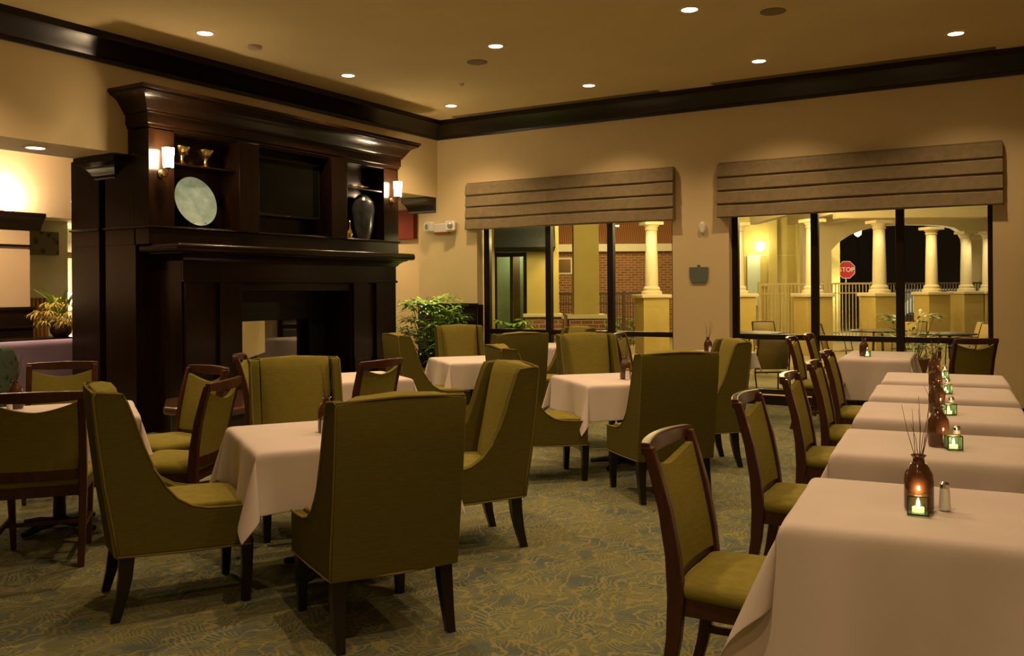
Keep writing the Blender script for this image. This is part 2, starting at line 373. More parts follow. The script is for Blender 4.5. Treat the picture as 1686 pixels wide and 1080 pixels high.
# lower core round a see-through firebox
for x0, x1, yy0, yy1 in ((-8.81, -8.30, Y0, Y1), (-8.92, -8.81, Y0+.08, Y1-.08), (-9.42, -8.92, Y0, Y1)):
    c.box(x0, x1, yy0, 7.28, 0, 2.0); c.box(x0, x1, 8.62 if x0 > -8.9 else 8.9, yy1, 0, 2.0)
    c.box(x0, x1, 7.28, 8.9, 1.14, 2.0); c.box(x0, x1, 7.28, 8.9, 0, .5)
for x0, x1, yy0, yy1 in ((-8.81, -8.32, Y0, Y1), (-8.92, -8.81, Y0+.08, Y1-.08), (-9.42, -8.92, Y0, Y1)):
    c.box(x0, x1, yy0, yy1, 2.0, 2.95)
c.box(-8.415, -8.32, Y0, Y1, 2.95, 3.62)
fpb('cabinet_body', c)
for a, b, pr in ((Y0, 6.37, 0), (7.22, 7.52, .05), (8.75, 9.05, .05), (9.86, Y1, 0)):
    fpb('pilaster', MB().box(-8.32, -8.08+pr, a, b, 2.18, 3.22))
fpb('header_panel', MB().box(-8.32, -8.08, Y0, Y1, 3.2, 3.62))
fpb('base_panel', MB().box(-8.30, -8.08, Y0, Y1, 2.0, 2.2))
fpb('ledge_moulding', MB().ringsweep(-8.80, -8.08, Y0, Y1, [(.0, 2.165), (.018, 2.17), (.022, 2.18), (.018, 2.19), (0, 2.195)]).ringsweep(-9.42, -8.93, Y0, Y1, [(.0, 2.165), (.018, 2.17), (.022, 2.18), (.018, 2.19), (0, 2.195)]))
cp = [(0, 3.22), (.015, 3.225), (.015, 3.25), (.03, 3.26), (.03, 3.36), (.05, 3.37), (.05, 3.385), (.065, 3.40), (.09, 3.44), (.13, 3.50), (.18, 3.53), (.215, 3.545), (.215, 3.56), (.235, 3.57), (.235, 3.605), (0, 3.605)]
def half_crown(prof, xb, xf, y0, y1):
    return MB().loft([[(xb, y0-o, z), (xf+o, y0-o, z), (xf+o, y1+o, z), (xb, y1+o, z)] for o, z in prof])
fpb('crown_moulding', half_crown(cp, -8.415, -8.08, Y0, Y1), smooth=40, bevel=0)
cs = [(0, 2.72), (.01, 2.73), (.01, 2.76), (.025, 2.77), (.05, 2.82), (.10, 2.87), (.14, 2.885), (.14, 2.95), (0, 2.95)]
fpb('side_capital', MB().loft([[(-8.98-o*1.3, Y0-o, z), (-8.64+o*1.3, Y0-o, z), (-8.64+o*1.3, Y0+.05, z), (-8.98-o*1.3, Y0+.05, z)] for o, z in cs]), bevel=0)
# lower surround and mantel
fpb('lower_surround', MB().box(-8.30, -7.83, 6.25, 7.05, 0, 1.85).box(-8.30, -7.83, 8.87, 9.77, 0, 1.85).box(-8.30, -7.83, 7.05, 8.87, 1.5, 1.85))
for a, b in ((6.27, 6.50), (6.72, 7.03), (8.89, 9.18), (9.34, 9.75)):
    fpb('lower_pilaster', MB().box(-7.83, -7.79, a, b, .02, 1.60).box(-7.83, -7.77, a-.01, b+.01, .0, .62))
fpb('frieze', MB().box(-7.83, -7.80, 6.25, 9.77, 1.62, 1.85).box(-7.83, -7.78, 6.24, 9.78, 1.60, 1.63))
mp_ = [(-.02, 1.80), (0, 1.81), (.03, 1.83), (.05, 1.86), (.09, 1.885), (.13, 1.90), (.13, 1.91)]
fpb('mantel_cove', MB().loft([[(-8.30, 6.27-o, z), (-7.81+o, 6.27-o, z), (-7.81+o, 9.75+o, z), (-8.30, 9.75+o, z)] for o, z in mp_]), smooth=40, bevel=0)
fpb('mantel_shelf', MB().box(-8.30, -7.63, 6.07, 10.0, 1.91, 2.0), bevel=.035, seg=4)
# firebox
FB = fpb('firebox', MB().box(-8.31, -8.27, 7.05, 7.28, 0.48, 1.5).box(-8.31, -8.27, 8.60, 8.87, .48, 1.5).box(-8.31, -8.27, 7.28, 8.60, 1.14, 1.5), BLACK)
MB().box(8.42-8.275, 8.42-8.255, -.80, .48, 1.17, 1.19).box(8.42-8.275, 8.42-8.255, -.80, .48, 1.22, 1.24).box(8.42-8.275, 8.42-8.255, -.80, .48, 1.27, 1.29).build('louvre', BLACK, FB)
MB().box(8.42-8.30, 8.42-8.295, -.82, .50, .5, 1.14).build('glass_front', PANE, FB, smooth=0)
fpb('firebrick_lining', MB().box(-9.40, -8.32, 7.285, 7.30, .5, 1.14).box(-8.90, -8.32, 8.60, 8.615, .5, 1.14).box(-9.40, -8.32, 7.3, 8.6, .5, .52), brickmat('firebrick', (.03, .02, .012), (.02, .014, .009), (.01, .007, .005), 1, rot=(math.pi/2, 0, 0)))
lg = MB()
for k in range(5): lg.tube([(-8.75+.05*k, 7.55+.02*k, .56+.03*(k % 2)), (-8.7-.06*k, 8.4, .58+.05*(k % 3))], .04, 10)
fpb('gas_logs', lg, mat('ceramic_log', (.12, .08, .05), .9), bevel=0)
# niche shelves
fpb('niche_shelf', MB().box(-8.32, -8.10, 6.37, 7.22, 2.865, 2.885))
fpb('niche_shelf', MB().box(-8.32, -8.10, 9.05, 9.86, 2.865, 2.885))
# hearth
H_ = thing('hearth', 'raised dark hearth with rounded brown stone edge in front of the fireplace', 'hearth', (-7.4, 7.8, 0))
def hp(g): return [(-7.755+7.4, 6.05-7.8-g), (-7.2+7.4-g*.4, 5.62-7.8-g), (-6.62+7.4+g, 5.62-7.8-g), (-6.62+7.4+g, 10.05-7.8+g), (-7.755+7.4, 10.05-7.8+g)]
MB().prism(hp(0), 0, .34, 'z').build('hearth_plinth', mat('hearth_side', (.03, .028, .016), .5), H_, bevel=.01)
MB().prism(hp(.07), .34, .42, 'z').build('hearth_slab', GRANITE, H_, bevel=.03, seg=4)

# television
t = thing('television', 'dark flat television in the centre niche above the mantel', 'television', (-8.30, 8.14, 2.77))
MB().box(0, .10, -.57, .57, -.36, .36).build('casing', BLACK, t, bevel=.008)
MB().box(.10, .104, -.54, .54, -.32, .33).build('screen', SCREEN, t)
MB().box(.10, .106, -.03, .03, -.345, -.34).build('badge', CHROME, t)

# sconces
def sconce(y, z, label):
    t = thing('wall_sconce', label, 'sconce', (-8.08, y, z))
    MB().lathe([(.0, 0), (.045, .004), (.045, .012), (.02, .02)], n=18).build('back_plate', BRONZE, t).rotation_euler = (0, math.pi/2, 0)
    D.objects[t.children[0].name].location = (0, 0, -.17)
    MB().tube([(.015, 0, -.17), (.06, 0, -.20), (.11, 0, -.19), (.12, 0, -.14), (.12, 0, -.115)], .008, 8).tube([(.03, 0, -.18), (.05, 0, -.24), (.09, 0, -.26), (.10, 0, -.30)], .006, 8).build('arm', BRONZE, t)
    MB().lathe([(.012, -.13), (.03, -.12), (.035, -.112)], (.12, 0, 0), 16).build('cup', BRONZE, t)
    MB().lathe([(.02, -.112), (.050, -.11), (.061, .09), (.057, .09), (.047, -.10)], (.12, 0, 0), 24).build('glass_shade', SHADEG, t)
    return t
sconce(6.20, 2.91, 'lit glass sconce on the left end of the fireplace')
sconce(10.02, 2.93, 'lit glass sconce on the right end of the fireplace')

# plate, urns, shelf objects
t = thing('art_glass_plate', 'large round aqua glass plate on a stand in the left niche', 'plate', (-8.17, 6.71, 2.20), 0)
pl = MB().lathe([(.0, 0), (.10, .004), (.2, .018), (.275, .045), (.28, .05), (.2, .028), (.1, .014), (.0, .01)], n=40, cap=False).build('dish', GLASSBLUE, t)
pl.location = (-.03, 0, .285); pl.rotation_euler = (0, math.radians(76), 0)
MB().tube([(.07, -.08, 0), (.05, -.08, .01), (-.02, -.08, .02), (-.10, -.08, .30)], .006).tube([(.07, .08, 0), (.05, .08, .01), (-.02, .08, .02), (-.10, .08, .30)], .006).tube([(.07, -.08, 0), (.075, -.08, .06)], .006).tube([(.07, .08, 0), (.075, .08, .06)], .006).tube([(0, -.08, .012), (0, .08, .012)], .006).build('stand', BLACK, t)
urn = None; used = []
for y, lab in ((6.56, 'gold openwork goblet on the upper left shelf, nearer the sconce'), (6.88, 'gold openwork goblet on the upper left shelf, farther from the sconce')):
    if not used:
        urn = thing('gold_goblet', lab, 'goblet', (0, 0, 0), 0, 'gold goblets on the left shelf')
        MB().lathe([(.05, 0), (.055, .01), (.02, .04), (.016, .07), (.03, .10)], n=16).build('foot', GOLD, urn)
        g = MB().lathe([(.03, .10), (.055, .13), (.075, .165), (.085, .19), (.08, .19), (.05, .13), (.0, .11)], n=16)
        g.v = [(x*(1+.18*random.random()), y_*(1+.18*random.random()), z+.008*random.random()) for x, y_, z in g.v]; g.build('cup', GOLD, urn, smooth=0)
    place(urn, used, lab, (-8.20, y, 2.886), 0)
t = thing('gold_leaf_sculpture', 'low gold leaf sculpture on the right upper shelf', 'sculpture', (-8.2, 9.42, 2.886))
g = MB()
for k in range(5):
    a = -.16+.08*k
    g.loft([[(0, a-.05, .01+.02*k % .03), (.02, a-.02, .03), (.0, a+.03, .05+.01*(k % 2)), (-.02, a-.02, .02)], [(.01, a+.03, .02), (.02, a+.05, .03), (.01, a+.08, .045), (-.01, a+.05, .02)]])
g.build('leaves', GOLD, t)
SLATE = texmat('slate_glaze', (.022, .026, .026), (.045, .05, .048), 8, .25, coat=.4)
t = thing('slate_vase', 'tall slate grey flattened vase in the right niche', 'vase', (-8.2, 9.56, 2.20))
v = MB().lathe([(.12, 0), (.17, .12), (.20, .28), (.22, .42), (.19, .53), (.10, .60), (.08, .61), (.08, .58)], n=28).build('vessel', SLATE, t); v.scale = (.42, 1, 1)
for y, z_, r_, lab in ((9.20, 2.20, .035, 'small gold bottle standing at the left of the slate vase'), (9.13, 2.20, .028, 'smallest gold bottle in the right niche')):
    t = thing('gold_bottle', lab, 'bottle', (-8.13, y, z_))
    MB().lathe([(r_*.8, 0), (r_, .03), (r_, .08), (r_*.4, .13), (r_*.3, .19), (r_*.45, .20)], n=14).build('body', GOLD, t)
    MB().lathe([(r_*.3, .20), (r_*.4, .22), (r_*.1, .24)], n=10).build('stopper', GOLD, t)

# ------------------------------------------------------------------ upholstered dining chair
def armless_wing_chair():
    t = thing('wing_chair', 'x', 'chair')
    # local: +y forward, origin on the floor at the middle of the legs
    arc = [(.29, .47), (.18, .472), (.09, .478), (.02, .495), (-.045, .535), (-.10, .60), (-.15, .69), (-.19, .79), (-.225, .90), (-.262, 1.00), (-.28, 1.035)]
    side = [(-.30, .30), (.0, .29), (.29, .285)]+arc+[(-.295, 1.045), (-.385, 1.045), (-.40, 1.03), (-.385, .85), (-.355, .62), (-.32, .42)]
    for s in (-1, 1):
        a, b = (s*.235, s*.29)
        sp = MB().prism(side, min(a, b), max(a, b), 'x').build('side_panel', OLIVE_SHADED, t, bevel=.012, seg=3)
        pts = [(s*.288, y, z+.002) for y, z in arc]+[(s*.288, -.385, 1.048), (s*.288, -.402, 1.03), (s*.288, -.385, .85), (s*.288, -.355, .62), (s*.288, -.32, .42), (s*.288, -.302, .30), (s*.288, 0, .288), (s*.288, .290, .284)]
        MB().tube(pts, .0055, 6).build('piping', PIPE, sp)
    # outer back
    outer = [(-.32, .30), (-.337, .42), (-.368, .62), (-.395, .85), (-.41, 1.02)]
    rings = []
    for y, z in outer: rings.append([(-.2865, y, z), (-.12, y-.008, z), (0, y-.011, z), (.12, y-.008, z), (.2865, y, z), (.2865, y+.06, z), (-.2865, y+.06, z)])
    rings.append([(-.2865, -.405, 1.035), (-.12, -.412, 1.05), (0, -.415, 1.055), (.12, -.412, 1.05), (.2865, -.405, 1.035), (.2865, -.345, 1.04), (-.2865, -.345, 1.04)])
    ob = MB().loft(rings).build('outer_back', OLIVE_SHADED, t, smooth=50)
    MB().tube([(-.288, -.401, 1.045), (-.12, -.415, 1.054), (0, -.418, 1.058), (.12, -.415, 1.054), (.288, -.401, 1.045)], .0055, 6).build('piping', PIPE, ob)
    MB().tube([(-.288, -.304, .298), (0, -.332, .298), (.288, -.304, .298)], .0055, 6).build('piping', PIPE, ob)
    # inner back cushion, bowed at the top
    rings = []
    for f, z in ((-.18, .46), (-.19, .54), (-.22, .68), (-.25, .84), (-.28, .98), (-.298, 1.035), (-.323, 1.065)):
        e = .015 if z > 1.03 else 0
        rings.append([(-.228, f-.03, z-e), (-.18, f-.005, z), (-.09, f+.012, z), (0, f+.016, z+e*.4), (.09, f+.012, z), (.18, f-.005, z), (.228, f-.03, z-e),
                      (.228, f-.10 if z < 1.06 else f-.06, z-e), (0, f-.11 if z < 1.06 else f-.075, z+e*.4), (-.228, f-.10 if z < 1.06 else f-.06, z-e)])
    MB().loft(rings).build('back_cushion', OLIVE, t, bevel=.012, smooth=60)
    # seat
    seat = [(-.27, .29), (.30, .285), (.308, .30), (.312, .42), (.307, .462), (.285, .482), (.2, .492), (.0, .495), (-.27, .485)]
    MB().prism(seat, -.232, .232, 'x').build('seat_cushion', OLIVE, t, bevel=.02, seg=3)
    for s in (-1, 1):
        MB().post([(s*.245, .27, .0, .019, .019), (s*.245, .275, .15, .024, .024), (s*.24, .275, .30, .03, .03)]).build('leg', EBON, t, bevel=.003)
        MB().post([(s*.25, -.315, .0, .019, .020), (s*.248, -.288, .10, .023, .025), (s*.245, -.270, .2, .028, .03), (s*.24, -.262, .31, .03, .034)]).build('leg', EBON, t, bevel=.003)
    return t
def frame_chair():
    t = thing('frame_chair', 'x', 'chair')
    # rear posts: floor to top, gentle S
    S = [(-.30, 0, .017, .019), (-.262, .14, .019, .022), (-.235, .30, .02, .026), (-.225, .44, .021, .03), (-.235, .58, .02, .026), (-.262, .74, .019, .023), (-.300, .88, .019, .021), (-.322, .95, .019, .020)]
    for s in (-1, 1):
        MB().post([(s*(.215+.012*(z/.95)), y, z, a, b) for y, z, a, b in S]).build('leg', MAHOG, t, bevel=.006)
        MB().post([(s*.20, .185, 0, .014, .014), (s*.205, .18, .2, .018, .018), (s*.21, .17, .40, .022, .022)]).build('leg', MAHOG, t, bevel=.005)
        MB().box(s*.212-.009, s*.212+.009, -.25, .175, .17, .20).build('stretcher', MAHOG, t, bevel=.004)
    MB().box(-.20, .20, -.02, .0, .175, .197).build('stretcher', MAHOG, t, bevel=.004)
    # top rail, bowed backwards
    rings = []
    for i in range(13):
        x = -.243+.486*i/12; b = .035*(1-(x/.243)**2); h = .045+.012*(1-(x/.243)**2)
        y = -.325-b
        rings.append([(x, y-.018, .965-h), (x, y+.018, .965-h), (x, y+.014, .965+b*.15), (x, y-.020, .965+b*.15)])
    MB().loft(rings).build('top_rail', MAHOG, t, bevel=.006)
    rings = []
    for i in range(9):
        x = -.21+.42*i/8; b = .02*(1-(x/.21)**2); y = -.232-b
        rings.append([(x, y-.014, .475), (x, y+.014, .475), (x, y+.012, .53), (x, y-.016, .53)])
    MB().loft(rings).build('lower_rail', MAHOG, t, bevel=.004)
    # pad with a dipped top edge
    def cs(z, th):
        f = -.235-.075*max(0, (z-.53)/.36)**1.15
        return f, th
    cols = []
    for i in range(13):
        u = -1+2*i/12; x = .205*u
        dip = .05*(1-abs(u)**1.6)
        ztop = .905-dip
        front = []; back = []
        for k in range(9):
            z = .515+(ztop-.515)*k/8
            b = .022*(1-u*u)+.012*(k/8)*(1-u*u)
            y = -.228-.085*((z-.515)/.40)**1.2-b
            puff = .010*(1-u**4)*math.sin(math.pi*min(max(k/8, .03), .97))
            front.append((x, y+.014+puff, z)); back.append((x, y-.014, z))
        cols.append(front+back[::-1])
    MB().loft(cols).build('back_pad', OLIVE, t, smooth=60)
    # seat
    rings = []
    for z, g in ((.435, .0), (.45, .012), (.475, .012), (.492, -.005), (.502, -.05), (.505, -.12)):
        rr = .04
        pts = []
        X0, Y0_, Y1_ = .235+g, -.225-g, .20+g
        for cx, cy, a0 in ((X0-rr+.01, Y1_-rr, 0), (-X0+rr-.01, Y1_-rr, 90), (-X0+rr+.02, Y0_+rr, 180), (X0-rr-.02, Y0_+rr, 270)):
            for q in range(4):
                a = math.radians(a0+30*q); pts.append((cx+rr*math.cos(a), cy+rr*math.sin(a), z))
        rings.append(pts)
    MB().loft(rings).build('seat', OLIVE, t, smooth=60)
    MB().prism([(-.215, -.222), (.215, -.222), (.232, .19), (-.232, .19)], .375, .436, 'z').build('seat_frame', MAHOG, t, bevel=.005)
    return t
WING = armless_wing_chair(); wu = []
GW = 'olive wing chairs around the dining tables'
for lab, x, y, d in (
    ('large olive wing chair with its back to the viewer, in the foreground centre', -2.70, 3.185, 150),
    ('olive wing chair in side view at the left of the foreground table, showing its seat', -3.74, 2.96, 60),
    ('olive wing chair at the right of the foreground table, turned to the left', -3.075, 4.425, 234),
    ('olive wing chair facing the viewer on the far side of the foreground table', -4.12, 4.20, 322),
    ('olive wing chair with its back to the viewer at the middle table, right of centre', -2.54, 6.22, 136),
    ('olive wing chair at the left of the middle table, mostly hidden, its seat showing', -3.56, 6.31, 45),
    ('olive wing chair at the right of the middle table, in front of the pillar', -2.70, 7.45, 216),
    ('olive wing chair facing the viewer behind the middle table', -3.82, 7.85, 315),
    ('dark backed olive wing chair seen from behind at the table nearest the palm', -5.00, 8.09, 148),
    ('olive wing chair facing the viewer behind the table nearest the palm', -6.22, 9.12, 318),
    ('olive wing chair in side view between the fireplace and the table nearest the palm', -5.60, 7.53, 55),
    ('olive wing chair turned left near the window, its curved top just showing', -5.05, 9.22, 235),
):
    place(WING, wu, lab, (x, y, 0), face(d), GW)
FRM = frame_chair(); fu = []
GF = 'mahogany framed dining chairs'
for lab, x, y, d in (
    ('nearest mahogany chair of the right row, whole olive back and seat in view', -.92, 3.17, 3),
    ('second mahogany chair from the viewer in the right row', -1.03, 4.52, 4),
    ('third mahogany chair from the viewer in the right row', -1.12, 5.72, 5),
    ('fourth mahogany chair from the viewer in the right row', -1.20, 6.72, 6),
    ('fifth and farthest mahogany chair of the right row, beside the last white table', -1.35, 7.85, 5),
    ('nearer of two mahogany chairs at the left side of the table by the right window', -2.17, 9.95, 5),
    ('farther of two mahogany chairs at the left side of the table by the right window', -2.15, 10.65, 5),
    ('mahogany chair with its back to the viewer at the left edge of the picture', -4.96, 3.02, 140),
    ('mahogany chair beyond the far left table, in front of the purple sofa', -6.28, 3.92, 322),
    ('mahogany chair near the fireplace corner showing its light inner back', -5.27, 4.07, 262),
    ('mahogany chair near the fireplace corner seen from its dark outer back', -4.64, 3.63, 207),
    ('mahogany chair with its back to the viewer between the foreground table and the palm', -4.80, 5.42, 180),
    ('mahogany chair by the hearth, half hidden behind a wing chair', -5.70, 5.55, 40),
    ('mahogany chair left of the pillar in front of the left window', -4.20, 9.95, 10),
    ('mahogany chair at the right end of the table before the right window', -.95, 10.55, 130),
    ('mahogany chair below the left end of the left window', -6.95, 10.6, 10),
):
    place(FRM, fu, lab, (x, y, 0), face(d), GF)

# ------------------------------------------------------------------ tables and cloths
def drape(ax, ay, dx, dy, top, seed, flare=.06, bias=.5, foldk=.24):
    """cloth ax x ay table with overhang dx, dy: sides hang, each corner folds outward"""
    rnd = random.Random(seed); ph = [rnd.random()*6.28 for _ in range(8)]
    n = 22; k = 12
    def params(a, d): return [-a/2-d+d*i/k for i in range(k)]+[-a/2+a*i/n for i in range(n+1)]+[a/2+d*(i+1)/k for i in range(k)]
    U = params(ax, dx); V = params(ay, dy); verts = []
    R = .012
    def drop(s):   # rounded edge then hanging; returns outward, down
        if s < R*1.57: a = s/R; return R*math.sin(a), R*(1-math.cos(a))
        return R+(s-R*1.57)*flare, R+(s-R*1.57)*math.sqrt(1-flare**2)
    for v in V:
        for u in U:
            p = max(0, abs(u)-ax/2); q = max(0, abs(v)-ay/2); su = 1 if u > 0 else -1; sv = 1 if v > 0 else -1
            bx = max(-ax/2, min(ax/2, u)); by = max(-ay/2, min(ay/2, v))
            if p == 0 and q == 0: verts.append((u, v, top)); continue
            if p == 0:
                o, z = drop(q); wv = .03*(q/dy)**1.3*math.sin(u*9+ph[0]+sv)+.012*(q/dy)*math.sin(u*23+ph[1]*sv)
                verts.append((bx, by+sv*(o+wv), top-z))
            elif q == 0:
                o, z = drop(p); wv = .03*(p/dx)**1.3*math.sin(v*9+ph[2]+su)+.012*(p/dx)*math.sin(v*21+ph[3]*su)
                verts.append((bx+su*(o+wv), by, top-z))
            else:
                r = math.hypot(p, q); phi = math.atan2(q, p); o, z = drop(r)
                fold = math.sin(2*phi)**1.6*foldk*max(0, r-.02)
                b = bias
                c_, s_ = math.cos(b*math.pi/2), math.sin(b*math.pi/2)
                ox = o*math.cos(phi)+fold*c_; oy = o*math.sin(phi)+fold*s_
                wv = -.13*math.sin(4*phi)*r
                wx = (.03*(p/dx)**1.3*math.sin(sv*ay/2*9+ph[2]+su))*math.cos(phi)**3; wy = (.03*(q/dy)**1.3*math.sin(su*ax/2*9+ph[0]+sv))*math.sin(phi)**3
                verts.append((bx+su*(ox+wv+wx), by+sv*(oy-wv+wy), max(top-z*(1-.03*math.sin(2*phi)), .015)))
    W = len(U); H = len(V)
    return MB().add(verts, [(j*W+i, j*W+i+1, (j+1)*W+i+1, (j+1)*W+i) for j in range(H-1) for i in range(W-1)])
GT = 'pedestal tables under blush cloths'; GC = 'blush tablecloths'
def table(x, y, ax, ay, dx, dy, deg, lab, seed, bias=.5, flare=.06, foldk=.24):
    t = thing('dining_table', 'pedestal table under the '+lab, 'table', (x, y, 0), math.radians(deg), GT)
    MB().box(-ax/2+.016, ax/2-.016, -ay/2+.016, ay/2-.016, .705, .738).build('tabletop', DARK, t, bevel=.004)
    MB().lathe([(.04, .03), (.035, .3), (.035, .6), (.10, .705)], n=16).build('pedestal', BLACK, t)
    b = MB()
    for q in range(4):
        a = q*math.pi/2+math.pi/4; b.tube([(0, 0, .05), (.14*math.cos(a), .14*math.sin(a), .045), (.28*math.cos(a), .28*math.sin(a), .02)], [.03, .026, .018], 8)
    b.build('foot', BLACK, t)
    c = drape(ax, ay, dx, dy, .742, seed, flare, bias, foldk).build('tablecloth', CLOTH, None, smooth=70, sub=1, solid=.0025)
    c.location = (x, y, 0); c.rotation_euler = (0, 0, math.radians(deg)); tag(c, lab, 'tablecloth', GC)
table(-3.37, 3.64, .92, .92, .30, .30, 57, 'blush tablecloth on the foreground table between the olive wing chairs', 1)
table(-3.20, 7.03, .92, .92, .29, .29, 47, 'blush tablecloth on the middle table right of centre', 2)
table(-5.45, 8.28, .92, .92, .29, .29, 50, 'blush tablecloth on the table nearest the potted palm', 3)
table(-5.47, 3.42, .90, .90, .29, .29, 57, 'blush tablecloth at the far left, before the purple sofa', 4)
table(-5.35, 6.05, .85, .85, .29, .29, 57, 'blush tablecloth half hidden near the hearth', 5)
table(-6.15, 10.75, .9, .9, .4, .4, 5, 'blush tablecloth just showing under the left window', 6)
table(-3.45, 10.3, .72, .72, .2, .2, 5, 'blush tablecloth by the pillar, hidden behind a wing chair', 7)
table(-1.74, 10.72, .68, 1.30, .25, .45, 5, 'blush tablecloth on the table right before the right window', 8)
rowlab = ['nearest blush tablecloth of the right row, filling the lower right corner', 'second blush tablecloth from the viewer in the right row', 'third blush tablecloth from the viewer in the right row', 'fourth blush tablecloth from the viewer in the right row', 'farthest blush tablecloth of the right row']
ROW = []
for i, lab in enumerate(rowlab):
    Yn = (2.93, 4.30, 5.55, 6.70, 7.82)[i]; Xn = (-.77, -.90, -1.03, -1.14, -1.24)[i]
    a = math.radians(6); axx, ayy = .90, .80
    cx = Xn+axx/2*math.cos(a)-ayy/2*math.sin(a); cy = Yn+axx/2*math.sin(a)+ayy/2*math.cos(a)
    ROW.append((cx, cy)); table(cx, cy, axx, ayy, .27, .45, 6, lab, 20+i, bias=.3, flare=.09, foldk=.34)

# ------------------------------------------------------------------ centrepieces
def twig_vase():
    t = thing('twig_vase', 'x', 'vase')
    MB().lathe([(.044, 0), (.047, .01), (.047, .10), (.044, .125), (.030, .15), (.019, .162), (.018, .175), (.026, .185), (.023, .186), (.015, .176), (.016, .162), (.027, .148), (.040, .123), (.043, .10), (.043, .01), (.0, .008)], n=24).build('bottle', AMBER, t)
    g = MB(); rnd = random.Random(3)
    for k in range(9):
        a = rnd.random()*6.28; l = .10+.10*rnd.random(); s = .015+.03*rnd.random()
        g.tube([(.006*math.cos(a), .006*math.sin(a), .03), (.012*math.cos(a), .012*math.sin(a), .18), (s*math.cos(a), s*math.sin(a), .18+l*.5), (1.5*s*math.cos(a+.2), 1.5*s*math.sin(a+.2), .18+l)], [.0014, .0014, .001, .0006], 5)
    g.build('twigs', TWIG, t); return t
def shaker(m_, nm):
    t = thing('salt_shaker' if nm else 'pepper_shaker', 'x', 'shaker')
    MB().lathe([(.016, 0), (.019, .004), (.017, .05), (.015, .075)], n=16).build('glass_body', m_, t)
    MB().lathe([(.016, .075), (.016, .088), (.008, .096)], n=16).build('cap', CHROME, t); return t
def candle():
    t = thing('candle_holder', 'x', 'candle holder')
    MB().box(-.030, .030, -.030, .030, 0, .006).box(-.031, -.029, -.031, .031, .006, .062).box(.029, .031, -.031, .031, .006, .062).box(-.029, .029, -.031, -.029, .006, .062).box(-.029, .029, .029, .031, .006, .062).build('glass_cube', CLEAR, t)
    fr = MB()
    for x in (-.031, .031):
        for y in (-.031, .031): fr.box(x-.002, x+.002, y-.002, y+.002, 0, .065)
    for z in (0.002, .064):
        for q in (-.031, .031): fr.box(-.031, .031, q-.002, q+.002, z-.002, z+.002); fr.box(q-.002, q+.002, -.031, .031, z-.002, z+.002)
    fr.build('wire_frame', BRONZE, t)
    MB().lathe([(.019, .007), (.019, .022)], n=16).build('tealight', WAX, t)
    MB().lathe([(.001, .024), (.006, .030), (.005, .040), (.001, .052)], n=10).build('flame', FLAME, t)
    return t
SALT = mat('salt_glass', (.8, .8, .74), .2); PEP = mat('pepper_glass', (.16, .12, .08), .2)
V = twig_vase(); vu = []; SS = shaker(SALT, 1); su_ = []; PP = shaker(PEP, 0); pu = []; CH = candle(); cu = []
ordn = ['nearest', 'second', 'third', 'fourth', 'farthest']
TZ = .7455
for i in range(5):
    x, y = [(-.415, 3.32), (-.50, 4.70), (-.64, 5.94), (-.77, 7.08), (-.90, 8.2)][i]
    place(V, vu, 'amber bottle vase of twigs on the %s table of the right row' % ordn[i], (x, y, TZ), i*1.3, 'amber twig vases')
    place(SS, su_, 'salt shaker by the amber vase on the %s table of the right row' % ordn[i], (x+.075, y+.04, TZ), 0, 'salt shakers')
    place(PP, pu, 'pepper shaker behind the amber vase on the %s table of the right row' % ordn[i], (x-.03, y+.085, TZ), 0, 'pepper shakers')
    cx_, cy_ = (x+.005, y-.06) if i == 0 else (x+.07, y-.07)
    place(CH, cu, 'lit candle in a glass cube on the %s table of the right row' % ordn[i], (cx_, cy_, TZ), .1+.25*i, 'glass candle cubes')
    light('candle_glow', 'POINT', (cx_, cy_, TZ+.08), .35, (1, .6, .25), .01)
for x, y, lab in ((-3.37, 3.62, 'on the foreground table, behind the big wing chair'), (-3.12, 6.95, 'on the middle table right of centre'), (-1.85, 10.45, 'on the table before the right window'), (-3.50, 10.12, 'in front of the pillar between the windows'), (-5.85, 3.36, 'on the far left table')):
    place(V, vu, 'amber bottle vase of twigs '+lab, (x, y, TZ), x*2, 'amber twig vases')
    place(SS, su_, 'salt shaker standing by the vase '+lab, (x+.05, y-.07, TZ), 0, 'salt shakers')
place(CH, cu, 'lit candle in a glass cube on the table before the right window', (-1.80, 10.36, TZ), .3, 'glass candle cubes')

# ------------------------------------------------------------------ potted palm
def fronds(n, spread, h0, h1, seed, leaflen=.22, width=.012, nl=8):
    rnd = random.Random(seed); st = MB(); lf = MB()
    for k in range(n):
        a = rnd.random()*6.28; rr = spread*math.sqrt(rnd.random()); z = h0+(h1-h0)*rnd.random(); rr *= 1-.5*abs((z-h0)/(h1-h0)-.5)
        tip = Vector((rr*math.cos(a), rr*math.sin(a), z)); base = Vector((tip.x*.15, tip.y*.15, h0*.5)); mid = (tip+base)/2+Vector((0, 0, .05))
        st.tube([base, mid, tip], [.006, .004, .003], 5)
        out = Vector((math.cos(a), math.sin(a), .15)).normalized(); up = Vector((0, 0, 1)); side = out.cross(up).normalized()
        for j in range(nl):
            b = math.radians(-85+170*j/(nl-1)); d = (out*math.cos(b)+side*math.sin(b)+up*(.25*math.cos(b)+.2*(rnd.random()-.3))).normalized()
            L = leaflen*(.75+.4*rnd.random()); wv = d.cross(up).normalized()*width
            p1 = tip+d*L*.45; p2 = tip+d*L*.85-up*.04; p3 = tip+d*L-up*.08
            lf.add([tip, p1-wv, p1+wv, p2-wv*.7, p2+wv*.7, p3], [(0, 1, 2), (1, 3, 4, 2), (3, 5, 4)])
    return st, lf
t = thing('potted_palm', 'leafy green palm in a dark pot at the right of the fireplace', 'plant', (-8.0, 10.84, 0))
